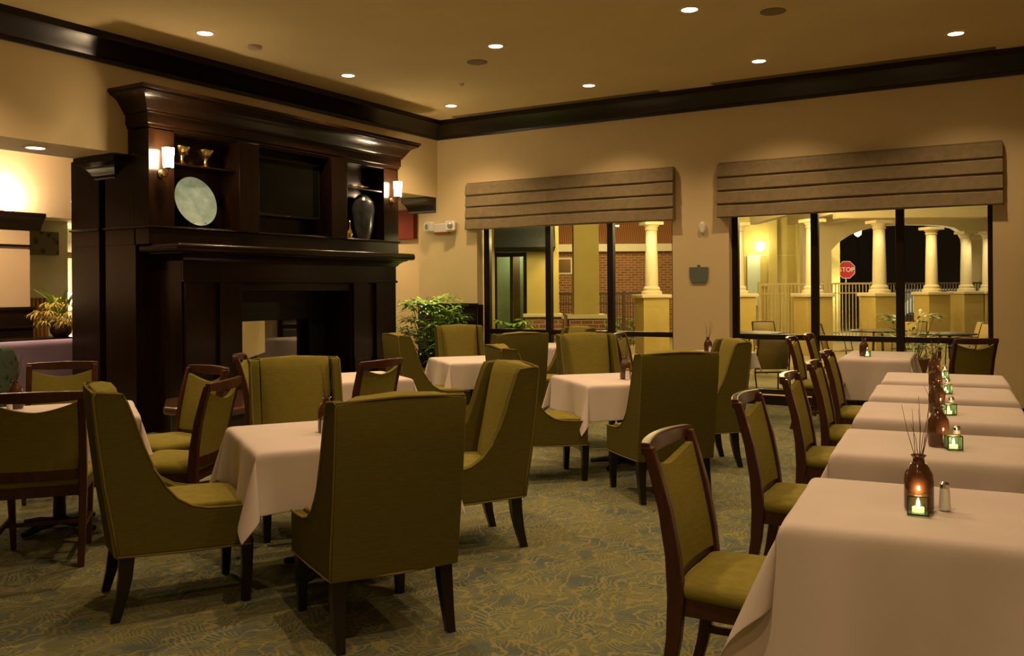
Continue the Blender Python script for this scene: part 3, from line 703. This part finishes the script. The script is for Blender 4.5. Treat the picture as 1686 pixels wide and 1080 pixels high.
MB().lathe([(.15, 0), (.2, .05), (.24, .36), (.26, .38), (.26, .42), (.23, .42), (.22, .37), (.0, .36)], n=28).build('pot', BLACK, t)
s_, l_ = fronds(75, .44, .50, 1.38, 4, .31, .024)
s_.build('stems', mat('palm_stem', (.06, .07, .02), .7), t); l_.build('fronds', LEAF, t, smooth=0)
light('palm_fill_spot', 'SPOT', (-8.35, 10.95, 2.90), 170, (1, .78, .5), .04, 60, .6, (-7.95, 10.7, 1.0))  # added fill, aimed down from the soffit to brighten the leaves
tmpo = downlight(-8.72, 10.95, 2.96, 'round downlight under the soffit above the palm', 1.0)

# ------------------------------------------------------------------ the lounge beyond the soffit
PALE = texmat('pale_green_wall_paint', (.50, .50, .38), (.54, .54, .42), 1.5, .8)
PEACH = texmat('peach_wall_paint', (.62, .48, .33), (.66, .52, .36), 1.5, .8)
struct('ceiling_lounge', MB().box(-12.3, -9.2, -3.5, 13.6, 3.5, 3.6).box(-16.5, -12.3, -3.5, 13.6, 2.62, 3.6), mat('lounge_ceiling', (.75, .66, .5), .9), smooth=0)
struct('wall_lounge_far', MB().box(-15.2, -15.0, -3.5, 13.6, 0, 3.5), PALE, smooth=0)
struct('wall_lounge_end', MB().box(-15.0, -9.9, 13.0, 13.2, 0, 3.5).box(-10.0, -8.8, 12.35, 12.5, 0, 3.5).box(-9.0, -8.8, 11.9, 12.35, 0, 3.5).box(-9.2, -8.8, YB, 11.9, 2.96, 3.5), WALL, smooth=0)
struct('wall_lounge_beam', MB().box(-12.45, -12.15, -3.5, 13.0, 2.56, 3.5), PEACH, smooth=0)
struct('wall_lounge_start', MB().box(-15.0, -9.2, -3.5, -3.3, 0, 3.5), WALL, smooth=0)
struct('wall_partition', MB().box(-12.15, -12.0, .5, 7.10, 0, 2.40), PEACH, smooth=0)
pr = [(-.15, 2.34), (0, 2.34), (.02, 2.36), (.04, 2.42), (.11, 2.50), (.14, 2.52), (.14, 2.58), (-.15, 2.58)]
struct('trim_4', MB().prism([(-12.0+p, z) for p, z in pr], .5, 7.25, 'y').box(-12.0, -11.97, .5, 7.1, 2.12, 2.15), BLACKW, smooth=30)
struct('trim_5', MB().box(-12.0, -11.96, .5, 7.12, 0, 1.29).box(-12.0, -11.93, .5, 7.14, 1.27, 1.31).box(-12.0, -11.94, .5, 7.13, 1.02, 1.05), BLACKW, bevel=.004)
struct('trim_6', MB().prism([(YB-o*1.6, z) for o, z in cs], -8.98, -8.45, 'x'), BLACKW, smooth=30)
t = thing('uplight_sconce', 'bright bowl uplight glowing on the lounge wall above the partition', 'sconce', (-11.99, 6.80, 2.58))
MB().lathe([(.02, .0), (.07, .03), (.11, .09), (.12, .12), (.11, .115), (.02, .02)], n=24).build('bowl', mat('uplight_glass', (1, .9, .7), .5, emis=(1, .8, .5), estr=6), t)
MB().lathe([(.03, -.0), (.03, .02)], n=12).build('stem', BRONZE, t)
light('uplight_glow', 'POINT', (-11.99, 6.80, 2.76), 75, (1, .74, .42), .08)
# things in the lounge
PAT = texmat('patterned_valance', (.05, .043, .03), (.13, .12, .085), 9, .9, kind='voronoi', lo=.2, hi=.5)
t = thing('box_valance', 'small dark patterned box valance over the lounge window', 'window shade', (-13.5, 8.15, 2.08))
MB().box(-.02, .12, -.24, .24, 0, .36).build('fabric_box', PAT, t, bevel=.01)
CURT = texmat('striped_curtain', (.45, .18, .03), (.20, .22, .05), 2.5, .9, kind='wave', stretch=(1, 4, 0))
struct('wall_lounge_stub', MB().box(-13.75, -13.52, 7.9, 8.62, 0, 2.62), PALE, smooth=0)
cm = MB(); pts = [(-13.50+.03*math.sin(i*1.3), 7.95+.33*i/24) for i in range(25)]
cm.loft([[(x, y, .78) for x, y in pts], [(x, y, 1.42) for x, y in pts]], cap=False, close=False)
o = cm.build('lounge_curtain', CURT, None, smooth=60, solid=.01); tag(o, 'short striped orange and olive curtain in the lounge', 'curtain')
PURPLE = texmat('purple_upholstery', (.34, .25, .42), (.40, .30, .48), 3, .85)
t = thing('sofa', 'purple sofa back in the lounge behind the far left table', 'sofa', (-10.5, 6.35, 0), 0)
MB().box(-.45, .45, -1.1, 1.1, .12, .45).build('base', PURPLE, t, bevel=.04, seg=3)
MB().prism([(.28, .4), (.45, .4), (.50, .90), (.46, .95), (.34, .95), (.28, .86)], -1.1, 1.1, 'y').build('backrest', PURPLE, t, bevel=.03, seg=3)
for s in (-1, 1): MB().box(-.45, .40, s*1.02-.09, s*1.02+.09, .4, .66).build('armrest', PURPLE, t, bevel=.05, seg=3)
for s in (-1, 1):
    for q in (-1, 1): MB().box(q*.38-.03, q*.38+.03, s*1.0-.03, s*1.0+.03, 0, .13).build('leg', EBON, t)
t = thing('sideboard', 'dark sideboard behind the purple sofa carrying the flower arrangement', 'sideboard', (-11.35, 7.1, 0))
MB().box(-.25, .25, -.8, .8, .08, .88).build('carcass', DARK, t, bevel=.01); MB().box(-.28, .28, -.85, .85, .88, .92).build('top', DARK, t, bevel=.01)
for s in (-1, 0, 1): d_ = MB().box(.25, .27, s*.52-.25, s*.52+.25, .14, .84).build('door', DARK, t, bevel=.005); MB().box(.27, .285, s*.52+.18, s*.52+.20, .45, .57).build('handle', BRONZE, d_)
t = thing('flower_arrangement', 'tall arrangement of yellow flowers and long leaves behind the sofa', 'plant', (-11.3, 7.1, .92))
MB().lathe([(.09, 0), (.13, .05), (.14, .16), (.11, .2), (.0, .19)], n=20).build('bowl', BRONZE, t)
s_, l_ = fronds(70, .36, .16, .50, 9, .12, .012, 6)
l_.build('flowers', texmat('yellow_blossom', (.45, .38, .06), (.55, .42, .15), 20, .8), t, smooth=0)
lf = MB(); rnd = random.Random(5)
for k in range(10):
    a = rnd.random()*6.28; L = .4+.2*rnd.random(); o_ = Vector((math.cos(a), math.sin(a), 0)); sd = Vector((-math.sin(a), math.cos(a), 0))*.03
    p0 = Vector((0, 0, .18)); p1 = p0+o_*L*.3+Vector((0, 0, L*.6)); p2 = p0+o_*L*.65+Vector((0, 0, L*.85))
    lf.add([p0-sd*.5, p0+sd*.5, p1+sd, p1-sd, p2], [(0, 1, 2, 3), (3, 2, 4)])
lf.build('long_leaves', LEAF, t, smooth=0)
PATG = texmat('patterned_green_upholstery', (.012, .03, .018), (.055, .075, .045), 14, .9, kind='voronoi', lo=.25, hi=.45)
t = thing('patterned_armchair', 'dark green patterned armchair at the left edge behind the far left table', 'armchair', (-8.42, 4.22, 0), math.radians(-60))
MB().box(-.36, .36, -.36, .36, .15, .45).build('seat', PATG, t, bevel=.05, seg=3)
MB().loft([[(-.36, .24, .35), (.36, .24, .35), (.36, .42, .35), (-.36, .42, .35)], [(-.37, .28, .85), (.37, .28, .85), (.37, .46, .85), (-.37, .46, .85)], [(-.28, .31, 1.02), (.28, .31, 1.02), (.28, .45, 1.02), (-.28, .45, 1.02)]]).build('backrest', PATG, t, bevel=.05, seg=3)
for s in (-1, 1):
    MB().box(s*.36-.06, s*.36+.06, -.34, .30, .3, .62).build('armrest', PATG, t, bevel=.04, seg=3)
    for q in (-1, 1): MB().box(s*.3-.025, s*.3+.025, q*.3-.025, q*.3+.025, 0, .16).build('leg', EBON, t)
t = thing('table_lamp', 'lit white lampshade at the left edge in the lounge', 'lamp', (-10.9, 5.55, 0))
LSH = mat('lit_lampshade', (.9, .85, .7), .7, emis=(1, .75, .42), estr=4)
MB().lathe([(.16, 0), (.15, .03), (.02, .05), (.02, 1.25)], n=20).build('pole', BRONZE, t)
MB().lathe([(.17, 1.27), (.14, 1.62), (.135, 1.62), (.165, 1.27)], n=24).build('lamp_shade', LSH, t)
t = thing('picture_light', 'dark tubular picture light on the pale lounge wall', 'lamp', (-13.0, 8.50, 2.07))
t.location = (-14.9, 9.46, 2.15)
MB().tube([(0.12, -.28, 0), (.12, .28, 0)], .055, 14).build('tube_shade', BRONZE, t); MB().tube([(-.1, 0, 0), (.12, 0, 0)], .015).build('arm', BRONZE, t)
light('lounge_table_glow', 'POINT', (-14.5, 9.25, 1.75), 45, (1, .75, .42), .12)
t = thing('lounge_lamp', 'glowing lamp beyond the flower arrangement', 'lamp', (-14.3, 9.25, 0))
MB().lathe([(.14, 0), (.12, .03), (.02, .06), (.02, 1.2)], n=18).build('pole', BRONZE, t)
MB().lathe([(.2, 1.22), (.14, 1.5), (.135, 1.5), (.19, 1.22)], n=24).build('lamp_shade', mat('bright_lampshade', (.9, .85, .7), .7, emis=(1, .78, .45), estr=7), t)
for x, y, z in LOUNGE: downlight(x, y, z, 'round downlight in the lounge ceiling')
RED = texmat('red_canvas', (.20, .03, .012), (.26, .045, .02), 3, .5)
t = thing('wall_picture', 'dark red panel on the far wall right of the fireplace', 'picture', (-9.66, 12.35, 2.62))
MB().box(-.30, .26, -.10, 0, -.25, .25).build('canvas', RED, t, bevel=.006)

# ------------------------------------------------------------------ outside: patio at night
YEL = texmat('yellow_stucco', (.50, .38, .12), (.55, .42, .14), 2, .85, bump=.15, bscale=120)
CREAM = texmat('cream_stucco', (.68, .58, .36), (.72, .62, .40), 2, .8)
PAVE = texmat('patio_paving', (.36, .29, .14), (.42, .34, .18), 1.2, .7)
BRICK = brickmat('red_brick', (.30, .13, .065), (.22, .09, .045), (.45, .34, .20), 1)
FAWHITE = mat('white_fascia', (.72, .66, .5), .6)
TILE = texmat('clay_tile_roof', (.20, .075, .03), (.36, .16, .06), 5, .8, kind='wave', stretch=(1, 1, 1), dist=1.5)
g_ = MB().box(-40, 30, YB+.3, 13.6, -.3, -.1).box(-40, 30, 13.6, 60, -.3, -.02)
tag(g_.build('patio_ground', PAVE, None, smooth=0), 'tan paved patio outside the windows', 'paving')['kind'] = 'structure'
tag(MB().box(-8.0, 2.4, YB+.31, 13.6, -.1, -.03).build('pool_deck', texmat('pale_deck', (.42, .46, .36), (.50, .52, .40), 3, .6), None, smooth=0), 'pale green grey paving strip just outside the windows', 'paving')['kind'] = 'structure'
CA = math.degrees(YAW)
def face_box(mb, xa, xb, t, th, z0, z1):   # a box whose front faces the room, spanning two columns at depth t
    a = Vector(spot(xa, t)); b = Vector(spot(xb, t)); c = (a+b)/2; L = (b-a).length
    back = fw*(th/2)
    return mb.obox((c.x+back.x, c.y+back.y, (z0+z1)/2), (L, th, z1-z0), YAW)
def local(root, mb):   # world coordinates -> root's own
    M = root.matrix_basis.inverted(); mb.v = [tuple(M @ Vector(p)) for p in mb.v]; return mb

# brick building with tile roof, seen through the left window
c0 = spot(1010, 27.5)
t = thing('brick_building', 'red brick building with clay tile roof and white fascia beyond the left window', 'building', c0, YAW)
MB().box(-3.2, 2.6, 0, 2.5, -.02, 2.75).build('brick_wall', BRICK, t, smooth=0)
MB().box(-3.4, 2.8, -.35, -.25, 2.62, 2.88).box(-3.4, 2.8, -.3, 0, 2.62, 2.66).build('fascia', FAWHITE, t, bevel=.01)
MB().add([(-3.6, -.45, 2.86), (3.0, -.45, 2.86), (1.6, 1.3, 5.0), (-2.2, 1.3, 5.0), (-3.6, 3, 2.86), (3.0, 3, 2.86)], [(0, 1, 2, 3), (3, 2, 5, 4), (0, 3, 4), (1, 5, 2)]).build('roof', TILE, t, smooth=0)
v = MB().box(-1.75, -1.25, -.03, .02, 1.95, 2.45).build('gable_vent', FAWHITE, t); MB().box(-1.70, -1.30, -.045, -.03, 2.0, 2.4).build('louvre', BRONZE, v)
MB().prism([(-.02, 2.62), (-.35, 2.62), (-.02, 2.15)], 2.62, 2.72, 'x').build('bracket', FAWHITE, t)
# hotel wing with entrance: yellow wall, door, awning
E0 = spot(855, 15.5)
t = thing('hotel_entrance', 'yellow entrance wing with glass door and dark awning through the left window', 'building', E0, YAW)
MB().box(.13, .68, 0, .5, 1.05, 3.4).box(-.55, -.42, -.2, .5, 0, 3.4).build('yellow_wall', YEL, t, smooth=0)
MB().box(.08, .72, -.06, .5, 0, 1.02).build('brick_base', BRICK, t, smooth=0)
MB().box(.06, .74, -.09, .5, 1.02, 1.08).build('stone_cap', CREAM, t, bevel=.01)
dr = MB().box(-.42, .13, .05, .12, 2.06, 2.14).box(-.42, -.38, .05, .12, 0, 2.1).box(-.16, -.11, .05, .12, 0, 2.1).box(.07, .13, .05, .12, 0, 2.1).build('door_frame', FRAMEM, t)
MB().box(-.40, .11, .08, .09, 0, 2.1).build('door_glass', PANE, dr, smooth=0)
MB().box(-.42, .13, .9, 1.0, 0, 2.43).build('inner_wall', mat('pale_green_inner', (.42, .50, .30), .8), t, smooth=0)
MB().box(-.10, .02, .85, .9, 0, 2.1).build('inner_door', mat('brown_inner_door', (.16, .08, .03), .5), t, smooth=0)
MB().prism([(-.55, 2.20), (.0, 2.14), (.0, 3.05)], -.42, .60, 'x').build('awning', mat('navy_awning', (.006, .008, .008), .8), t, smooth=0)
light('entrance_glow', 'POINT', (E0[0]-fw.x*-.5, E0[1]+fw.y*.55, 2.1), 7, (.95, 1, .6), .08)
# flood lamp by awning
t = thing('flood_lamp', 'bright white wall lamp at the top of the left window view', 'lamp', spot(906, 15.3, 2.52), YAW)
MB().box(-.06, .06, -.05, .05, -.03, .03).build('housing', BLACK, t); MB().box(-.05, .05, -.052, .045, -.045, -.031).build('lens', mat('white_lamp_lens', (1, 1, .9), .5, emis=(1, .95, .7), estr=30), t)
light('flood_beam', 'POINT', spot(912, 14.6, 2.30), 35, (1, .82, .40), .06)
light('entrance_wash', 'POINT', spot(985, 14.4, 2.9), 130, (1, .78, .30), .2)  # added light without a fitting, lifts the square column and entrance wall
# big square yellow column on a brick plinth
t = thing('square_column', 'big square yellow column on a brick plinth outside the left window', 'column', spot(964, 17.5), YAW)
MB().box(-.24, .24, -.24, .24, 1.0, 3.6).build('shaft', YEL, t, bevel=.01)
MB().box(-.34, .34, -.34, .34, 0, .93).build('brick_plinth', BRICK, t, smooth=0); MB().box(-.38, .38, -.38, .38, .93, 1.01).build('cap', CREAM, t, bevel=.015)
# brick low wall between
t = thing('brick_garden_wall', 'low brick wall with stone cap beside the square column', 'wall', spot(900, 17.2), YAW)
MB().box(-.36, .30, -.1, .1, 0, .93).build('brickwork', BRICK, t, smooth=0); MB().box(-.38, .32, -.14, .14, .93, .99).build('cap', CREAM, t, bevel=.01)
# round columns on pedestals
colroot = None; colu = []
def round_column():
    t = thing('round_column', 'x', 'column')
    MB().box(-.31, .31, -.31, .31, -.02, 1.28).build('pedestal', YEL, t, bevel=.01)
    MB().box(-.36, .36, -.36, .36, 1.28, 1.36).build('pedestal_cap', CREAM, t, bevel=.015)
    MB().lathe([(.24, 1.36), (.24, 1.42), (.19, 1.45), (.20, 1.50), (.155, 1.55)], n=24).build('base', CREAM, t)
    MB().lathe([(.155, 1.55), (.15, 2.0), (.13, 2.85)], n=24).build('shaft', CREAM, t)
    MB().lathe([(.13, 2.83), (.155, 2.86), (.14, 2.90), (.19, 2.97)], n=24).box(-.22, .22, -.22, .22, 2.97, 3.04).build('capital', CREAM, t)
    return t
RC = round_column()
colpos = [(1073, 21.0, 'cream round column on a yellow pedestal outside the left window'), (1215, 21.5, 'leftmost round column seen through the right window'), (1338, 20.5, 'round column half hidden behind the first mullion of the right window'),
          (1448, 21.0, 'round column in the middle pane of the right window'), (1534, 23.5, 'round column left of the car, in the right pane'), (1591, 25.5, 'second round column from the right in the right window'), (1627, 25.6, 'rightmost round column through the right window')]
for x, d, lab in colpos:
    p = spot(x, d); place(RC, colu, lab, p, YAW+.2, 'cream round columns on yellow pedestals')
    q = spot(x-6, d-.75)
    light('column_wash', 'SPOT', (q[0], q[1], 3.0), 48, (1, .82, .50), .04, 95, .8, (p[0], p[1], 1.7))
# portico roof and beams
t = thing('portico_roof', 'cream portico ceiling and beams above the round columns', 'portico', spot(1400, 23), YAW)
MB().box(-3.5, 5.2, -4.0, 5.0, 3.95, 4.1).build('ceiling_slab', CREAM, t, smooth=0)
MB().box(-1.2, 4.5, -2.55, -2.15, 3.06, 3.34).build('front_beam', CREAM, t, bevel=.01)
for k in range(3): MB().box(-1.6+1.1*k, -1.4+1.1*k, -2.1, 3.6, 3.35, 3.6).build('cross_beam', CREAM, t, bevel=.01)
# arch fascia
t2 = thing('arched_fascia', 'cream arch over the dark opening behind the right hand columns', 'arch', spot(1400, 26.8), YAW)
ar = [(-1.4, 2.6), (-.55, 2.6), (-.30, 2.85), (.0, 3.04), (.35, 3.17), (.7, 3.26), (1.2, 3.32), (1.7, 3.34), (2.3, 3.33), (2.8, 3.30), (3.1, 3.24), (3.3, 3.12), (3.42, 2.9), (3.45, 2.6), (6.0, 2.6)]
MB().prism(ar+[(6.0, 4.1), (-1.4, 4.1)], 0, .3, 'y').build('arch_wall', CREAM, t2, smooth=0)
MB().box(-1.4, -.55, 0, .3, 0, 2.6).build('pier', CREAM, t2, smooth=0); MB().box(3.45, 6.0, 0, .3, 0, 2.6).build('pier', CREAM, t2, smooth=0)
for a, b in ((1335, 3.83), (1405, 3.5), (1520, 3.7)):
    q = spot(a, 22.5, 3.6); light('portico_lamp', 'POINT', q, 60, (1, .76, .34), .08)
for x, y in ((-1.0, -1), (.3, 1), (1.8, -.5)): MB().lathe([(.10, 3.948), (.10, 3.93)], (x, y, 0), 16).build('ceiling_lamp', EMIT, t)
# yellow building with door seen at the left of the right window
B0 = spot(1300, 30)
t = thing('yellow_building', 'yellow stucco building with a white door and wall lamp', 'building', B0, YAW)
MB().box(-2.6, 1.55, 0, 3, 0, 4.6).build('wall', YEL, t, smooth=0)
for a, b in ((-.75, -.45), (.2, .75), (1.2, 1.62)): MB().box(a, b, -.18, 0, 0, 4.6).build('pilaster', YEL, t, bevel=.01)
MB().box(-1.42, -.98, -.06, 0, .9, 2.58).build('door', mat('pale_door', (.65, .70, .55), .5), t, bevel=.01)
MB().box(-1.6, -.4, -.05, 0, 1.55, 1.58).box(-2.6, 1.5, -.02, 0, 2.55, 2.57).build('string_course', CREAM, t)
lp = MB().lathe([(.02, 0), (.11, .08), (.14, .18), (.11, .27), (.02, .32)], n=16).build('wall_lamp', mat('wall_lamp_glass', (1, 1, .8), .5, emis=(1, .95, .6), estr=22), t); lp.location = (-1.0, -.2, 2.70)
q = spot(1252, 29.2, 3.0); light('wall_lamp_glow', 'POINT', q, 60, (1, .88, .42), .15)
light('building_wash', 'POINT', spot(1330, 27, 2.4), 120, PATIO, .2)
light('patio_wash', 'POINT', spot(1300, 19, 3.0), 200, PATIO, .3)
light('patio_wash', 'POINT', spot(1500, 17, 3.2), 200, PATIO, .3)
light('patio_wash', 'POINT', spot(1050, 19, 3.3), 260, PATIO, .3)
light('deck_wash', 'POINT', (-2.2, 14.0, 3.0), 70, (1, .86, .5), .2)
light('brick_wash', 'POINT', spot(1000, 24, 3.4), 380, (1, .74, .3), .2)
# fences
def fence(xa, xb, t_, z0, z1, lab, m_, n, rz=0):
    a = Vector(spot(xa, t_)); b = Vector(spot(xb, t_)); L = (b-a).length
    t = thing('picket_fence', lab, 'fence', tuple(a), YAW)
    MB().box(0, L, -.02, .02, z1-.05, z1).build('top_rail', m_, t); MB().box(0, L, -.02, .02, z0+.08, z0+.12).box(0, L, -.02, .02, z1-.30, z1-.27).build('bottom_rail', m_, t)
    pk = MB()
    for i in range(n): pk.box(L*(i+.5)/n-.012, L*(i+.5)/n+.012, -.012, .012, z0+.02, z1-.03)
    pk.build('picket_panel', m_, t)
    for i in range(int(L/1.8)+1): MB().box(1.8*i-.035, 1.8*i+.035, -.035, .035, -.02, z1+.04).build('post', m_, t)
DKM = mat('brown_fence', (.09, .06, .03), .5); LTM = mat('cream_fence', (.55, .45, .25), .5)
fence(912, 1062, 23.2, .0, 1.40, 'dark picket gate in front of the brick building', DKM, 34)
fence(1250, 1440, 24.8, 0, 1.62, 'cream picket fence behind the left columns of the right window', LTM, 34)
fence(1436, 1630, 26.5, 0, 1.62, 'brown picket fence behind the right columns of the right window', DKM, 40)
# stop sign
t = thing('stop_sign', 'red octagonal stop sign on a post beyond the fence', 'sign', spot(1393, 31, -.18), YAW)
MB().tube([(0, 0, 0), (0, 0, 2.5)], .03, 8).build('post', CHROME, t)
oc = [(.30*math.cos(math.radians(22.5+45*k)), 2.27+.30*math.sin(math.radians(22.5+45*k))) for k in range(8)]
oc2 = [(.32*math.cos(math.radians(22.5+45*k)), 2.27+.32*math.sin(math.radians(22.5+45*k))) for k in range(8)]
MB().prism(oc2, -.045, -.035, 'y').build('border', mat('sign_white', (.8, .78, .7), .4), t, smooth=0)
MB().prism(oc, -.055, -.045, 'y').build('panel', mat('sign_red', (.5, .02, .012), .4), t, smooth=0)
cu_ = D.curves.new('lettering', 'FONT'); cu_.body = 'STOP'; cu_.size = .22; cu_.extrude = .004; cu_.align_x = 'CENTER'; cu_.align_y = 'CENTER'
tl = D.objects.new('tmp', cu_); COL.objects.link(tl); bpy.context.view_layer.update(); lm_ = D.meshes.new_from_object(tl.evaluated_get(bpy.context.evaluated_depsgraph_get())); lm_.materials.clear(); lm_.materials.append(MATS['sign_white']); D.objects.remove(tl); lo = D.objects.new('lettering', lm_); COL.objects.link(lo); lo.parent = t; lo.location = (0, -.062, 2.27); lo.rotation_euler = (math.pi/2, 0, 0);
light('sign_light', 'SPOT', spot(1380, 29, 3.2), 60, (1, .85, .6), .05, 50, .5, spot(1392, 31, 2.2))
# car with bright lamps
t = thing('parked_car', 'white car with bright lights behind the columns', 'car', spot(1530, 32), YAW+.15)
CW = mat('white_car_paint', (.6, .58, .52), .25, coat=.5)
MB().prism([(-1.9, .3), (1.9, .3), (1.95, .75), (1.5, .9), (.9, 1.42), (-.8, 1.42), (-1.4, .95), (-1.95, .8)], -.8, .8, 'y').build('body', CW, t, bevel=.06, seg=3)
MB().prism([(-1.15, .95), (1.3, .92), (.82, 1.36), (-.75, 1.36)], -.82, .82, 'y').build('side_glass', mat('car_glass', (.01, .01, .01), .1), t)
for x in (-1.2, 1.2): MB().tube([(x, -.86, .3), (x, -.6, .3)], .32, 20).build('wheel', BLACK, t)
for x in (-1.75, 1.75): MB().tube([(x*.95, -.84, .72), (x, -.78, .72)], .12, 14).build('lamp', mat('car_lamp', (1, 1, .9), .4, emis=(1, .95, .8), estr=25), t)
light('car_park_wash', 'POINT', spot(1540, 29, 2.2), 110, (1, .95, .75), .1)
light('drive_wash', 'POINT', spot(1395, 29, 1.4), 90, (1, .93, .6), .1)
# street lamp far away
t = thing('street_lamp', 'distant glowing street lamp in the dark arch', 'street lamp', spot(1413, 45), YAW)
MB().tube([(0, 0, 0), (0, 0, 4.0)], .05, 8).build('pole', BLACK, t); MB().lathe([(.02, 4.0), (.16, 4.1), (.18, 4.3), (.05, 4.42)], n=14).build('lantern', mat('street_lamp_glass', (1, .8, .5), .5, emis=(1, .6, .2), estr=14), t)
# patio furniture
SLING = mat('tan_sling', (.42, .30, .10), .8); TUBE = mat('bronze_tube', (.05, .03, .018), .4, metal=.4)
def patio_chair():
    t = thing('patio_chair', 'x', 'patio chair')
    f = MB()
    for s in (-.27, .27):
        f.tube([(s, .26, 0), (s, .24, .40), (s, .20, .62), (s, .05, .655), (s, -.22, .64), (s, -.26, .60)], .012, 8)
        f.tube([(s, -.34, 0), (s, -.22, .38), (s*.96, -.30, .70), (s*.93, -.38, .96)], .012, 8)
    f.tube([(-.25, -.38, .96), (0, -.40, .97), (.25, -.38, .96)], .012, 8); f.tube([(-.27, .24, .39), (.27, .24, .39)], .011, 8); f.tube([(-.27, -.2, .38), (.27, -.2, .38)], .011, 8)
    f.build('frame', TUBE, t)
    MB().loft([[(-.24, -.38, .95), (.24, -.38, .95)], [(-.245, -.30, .68), (.245, -.30, .68)], [(-.25, -.22, .43), (.25, -.22, .43)]], cap=False, close=False).build('back_sling', SLING, t, solid=.008)
    MB().loft([[(-.25, -.21, .395), (.25, -.21, .395)], [(-.25, 0, .38), (.25, 0, .38)], [(-.25, .24, .405), (.25, .24, .405)]], cap=False, close=False).build('seat_sling', SLING, t, solid=.008)
    return t
PC = patio_chair(); pcu = []
for x, d, an, lab in ((1262, 12.9, 125, 'dark backed patio chair right outside the left pane of the right window'),
                      (1268, 17.5, 310, 'tan sling patio chair beyond the left pane of the right window'), (1378, 16.8, 25, 'tan sling patio chair in side view in the middle pane'),
                      (1496, 17.2, 260, 'tan sling patio chair beside the potted agave'), (1583, 17.2, 200, 'tan sling patio chair near the right end of the right window'), (1605, 16.0, 225, 'tan sling patio chair at the far right of the window')):
    place(PC, pcu, lab, spot(x, d, -.03 if d < 13.8 else -.02), face(an), 'sling patio chairs', (.9, .9, .88))
def patio_table(x, d, lab):
    t = thing('patio_table', lab, 'patio table', spot(x, d, -.02), YAW)
    MB().lathe([(.50, .70), (.50, .72), (.48, .725)], n=32).build('top', TUBE, t)
    g = MB()
    for k in range(4):
        a = k*math.pi/2+.5; g.tube([(.1*math.cos(a), .1*math.sin(a), .70), (.12*math.cos(a), .12*math.sin(a), .3), (.33*math.cos(a), .33*math.sin(a), 0)], .014, 6)
    g.build('base', TUBE, t)
patio_table(1240, 16.2, 'round bronze patio table in the left pane of the right window')
patio_table(1445, 16.6, 'round bronze patio table in the middle pane of the right window')
patio_table(1555, 15.4, 'round bronze patio table in the right pane of the right window')
# plants outside
def pot_plant(name, lab, loc, n, sp, h0, h1, seed, potm, L=.3, wd=.02, pot=True):
    t = thing(name, lab, 'plant', loc)
    if pot: MB().lathe([(.16, 0), (.24, .3), (.26, .36), (.22, .36), (.0, .34)], n=20).build('pot', potm, t)
    s_, l_ = fronds(n, sp, h0, h1, seed, L, wd, 6); s_.build('stems', MATS['palm_stem'], t); l_.build('leaves', LEAF, t, smooth=0)
TERRA = mat('terracotta', (.28, .10, .04), .8)
pot_plant('agave_pot', 'spiky agave in a round pot in the right pane', spot(1502, 14.6, -.02), 24, .42, .4, 1.05, 11, TERRA, .35, .025)
pot_plant('shrub', 'dark leafy shrub at the foot of the left window', spot(838, 15.0, -.02), 60, .36, .2, 1.0, 12, TERRA, .2, .03, False)
pot_plant('shrub', 'low green shrub left of the square column', spot(882, 15.4, -.02), 40, .26, .1, .8, 13, TERRA, .2, .03, False)
pot_plant('hedge', 'bright green hedge behind the picket gate', spot(1030, 25.2, 0), 70, .9, .1, .65, 14, TERRA, .2, .05, False)
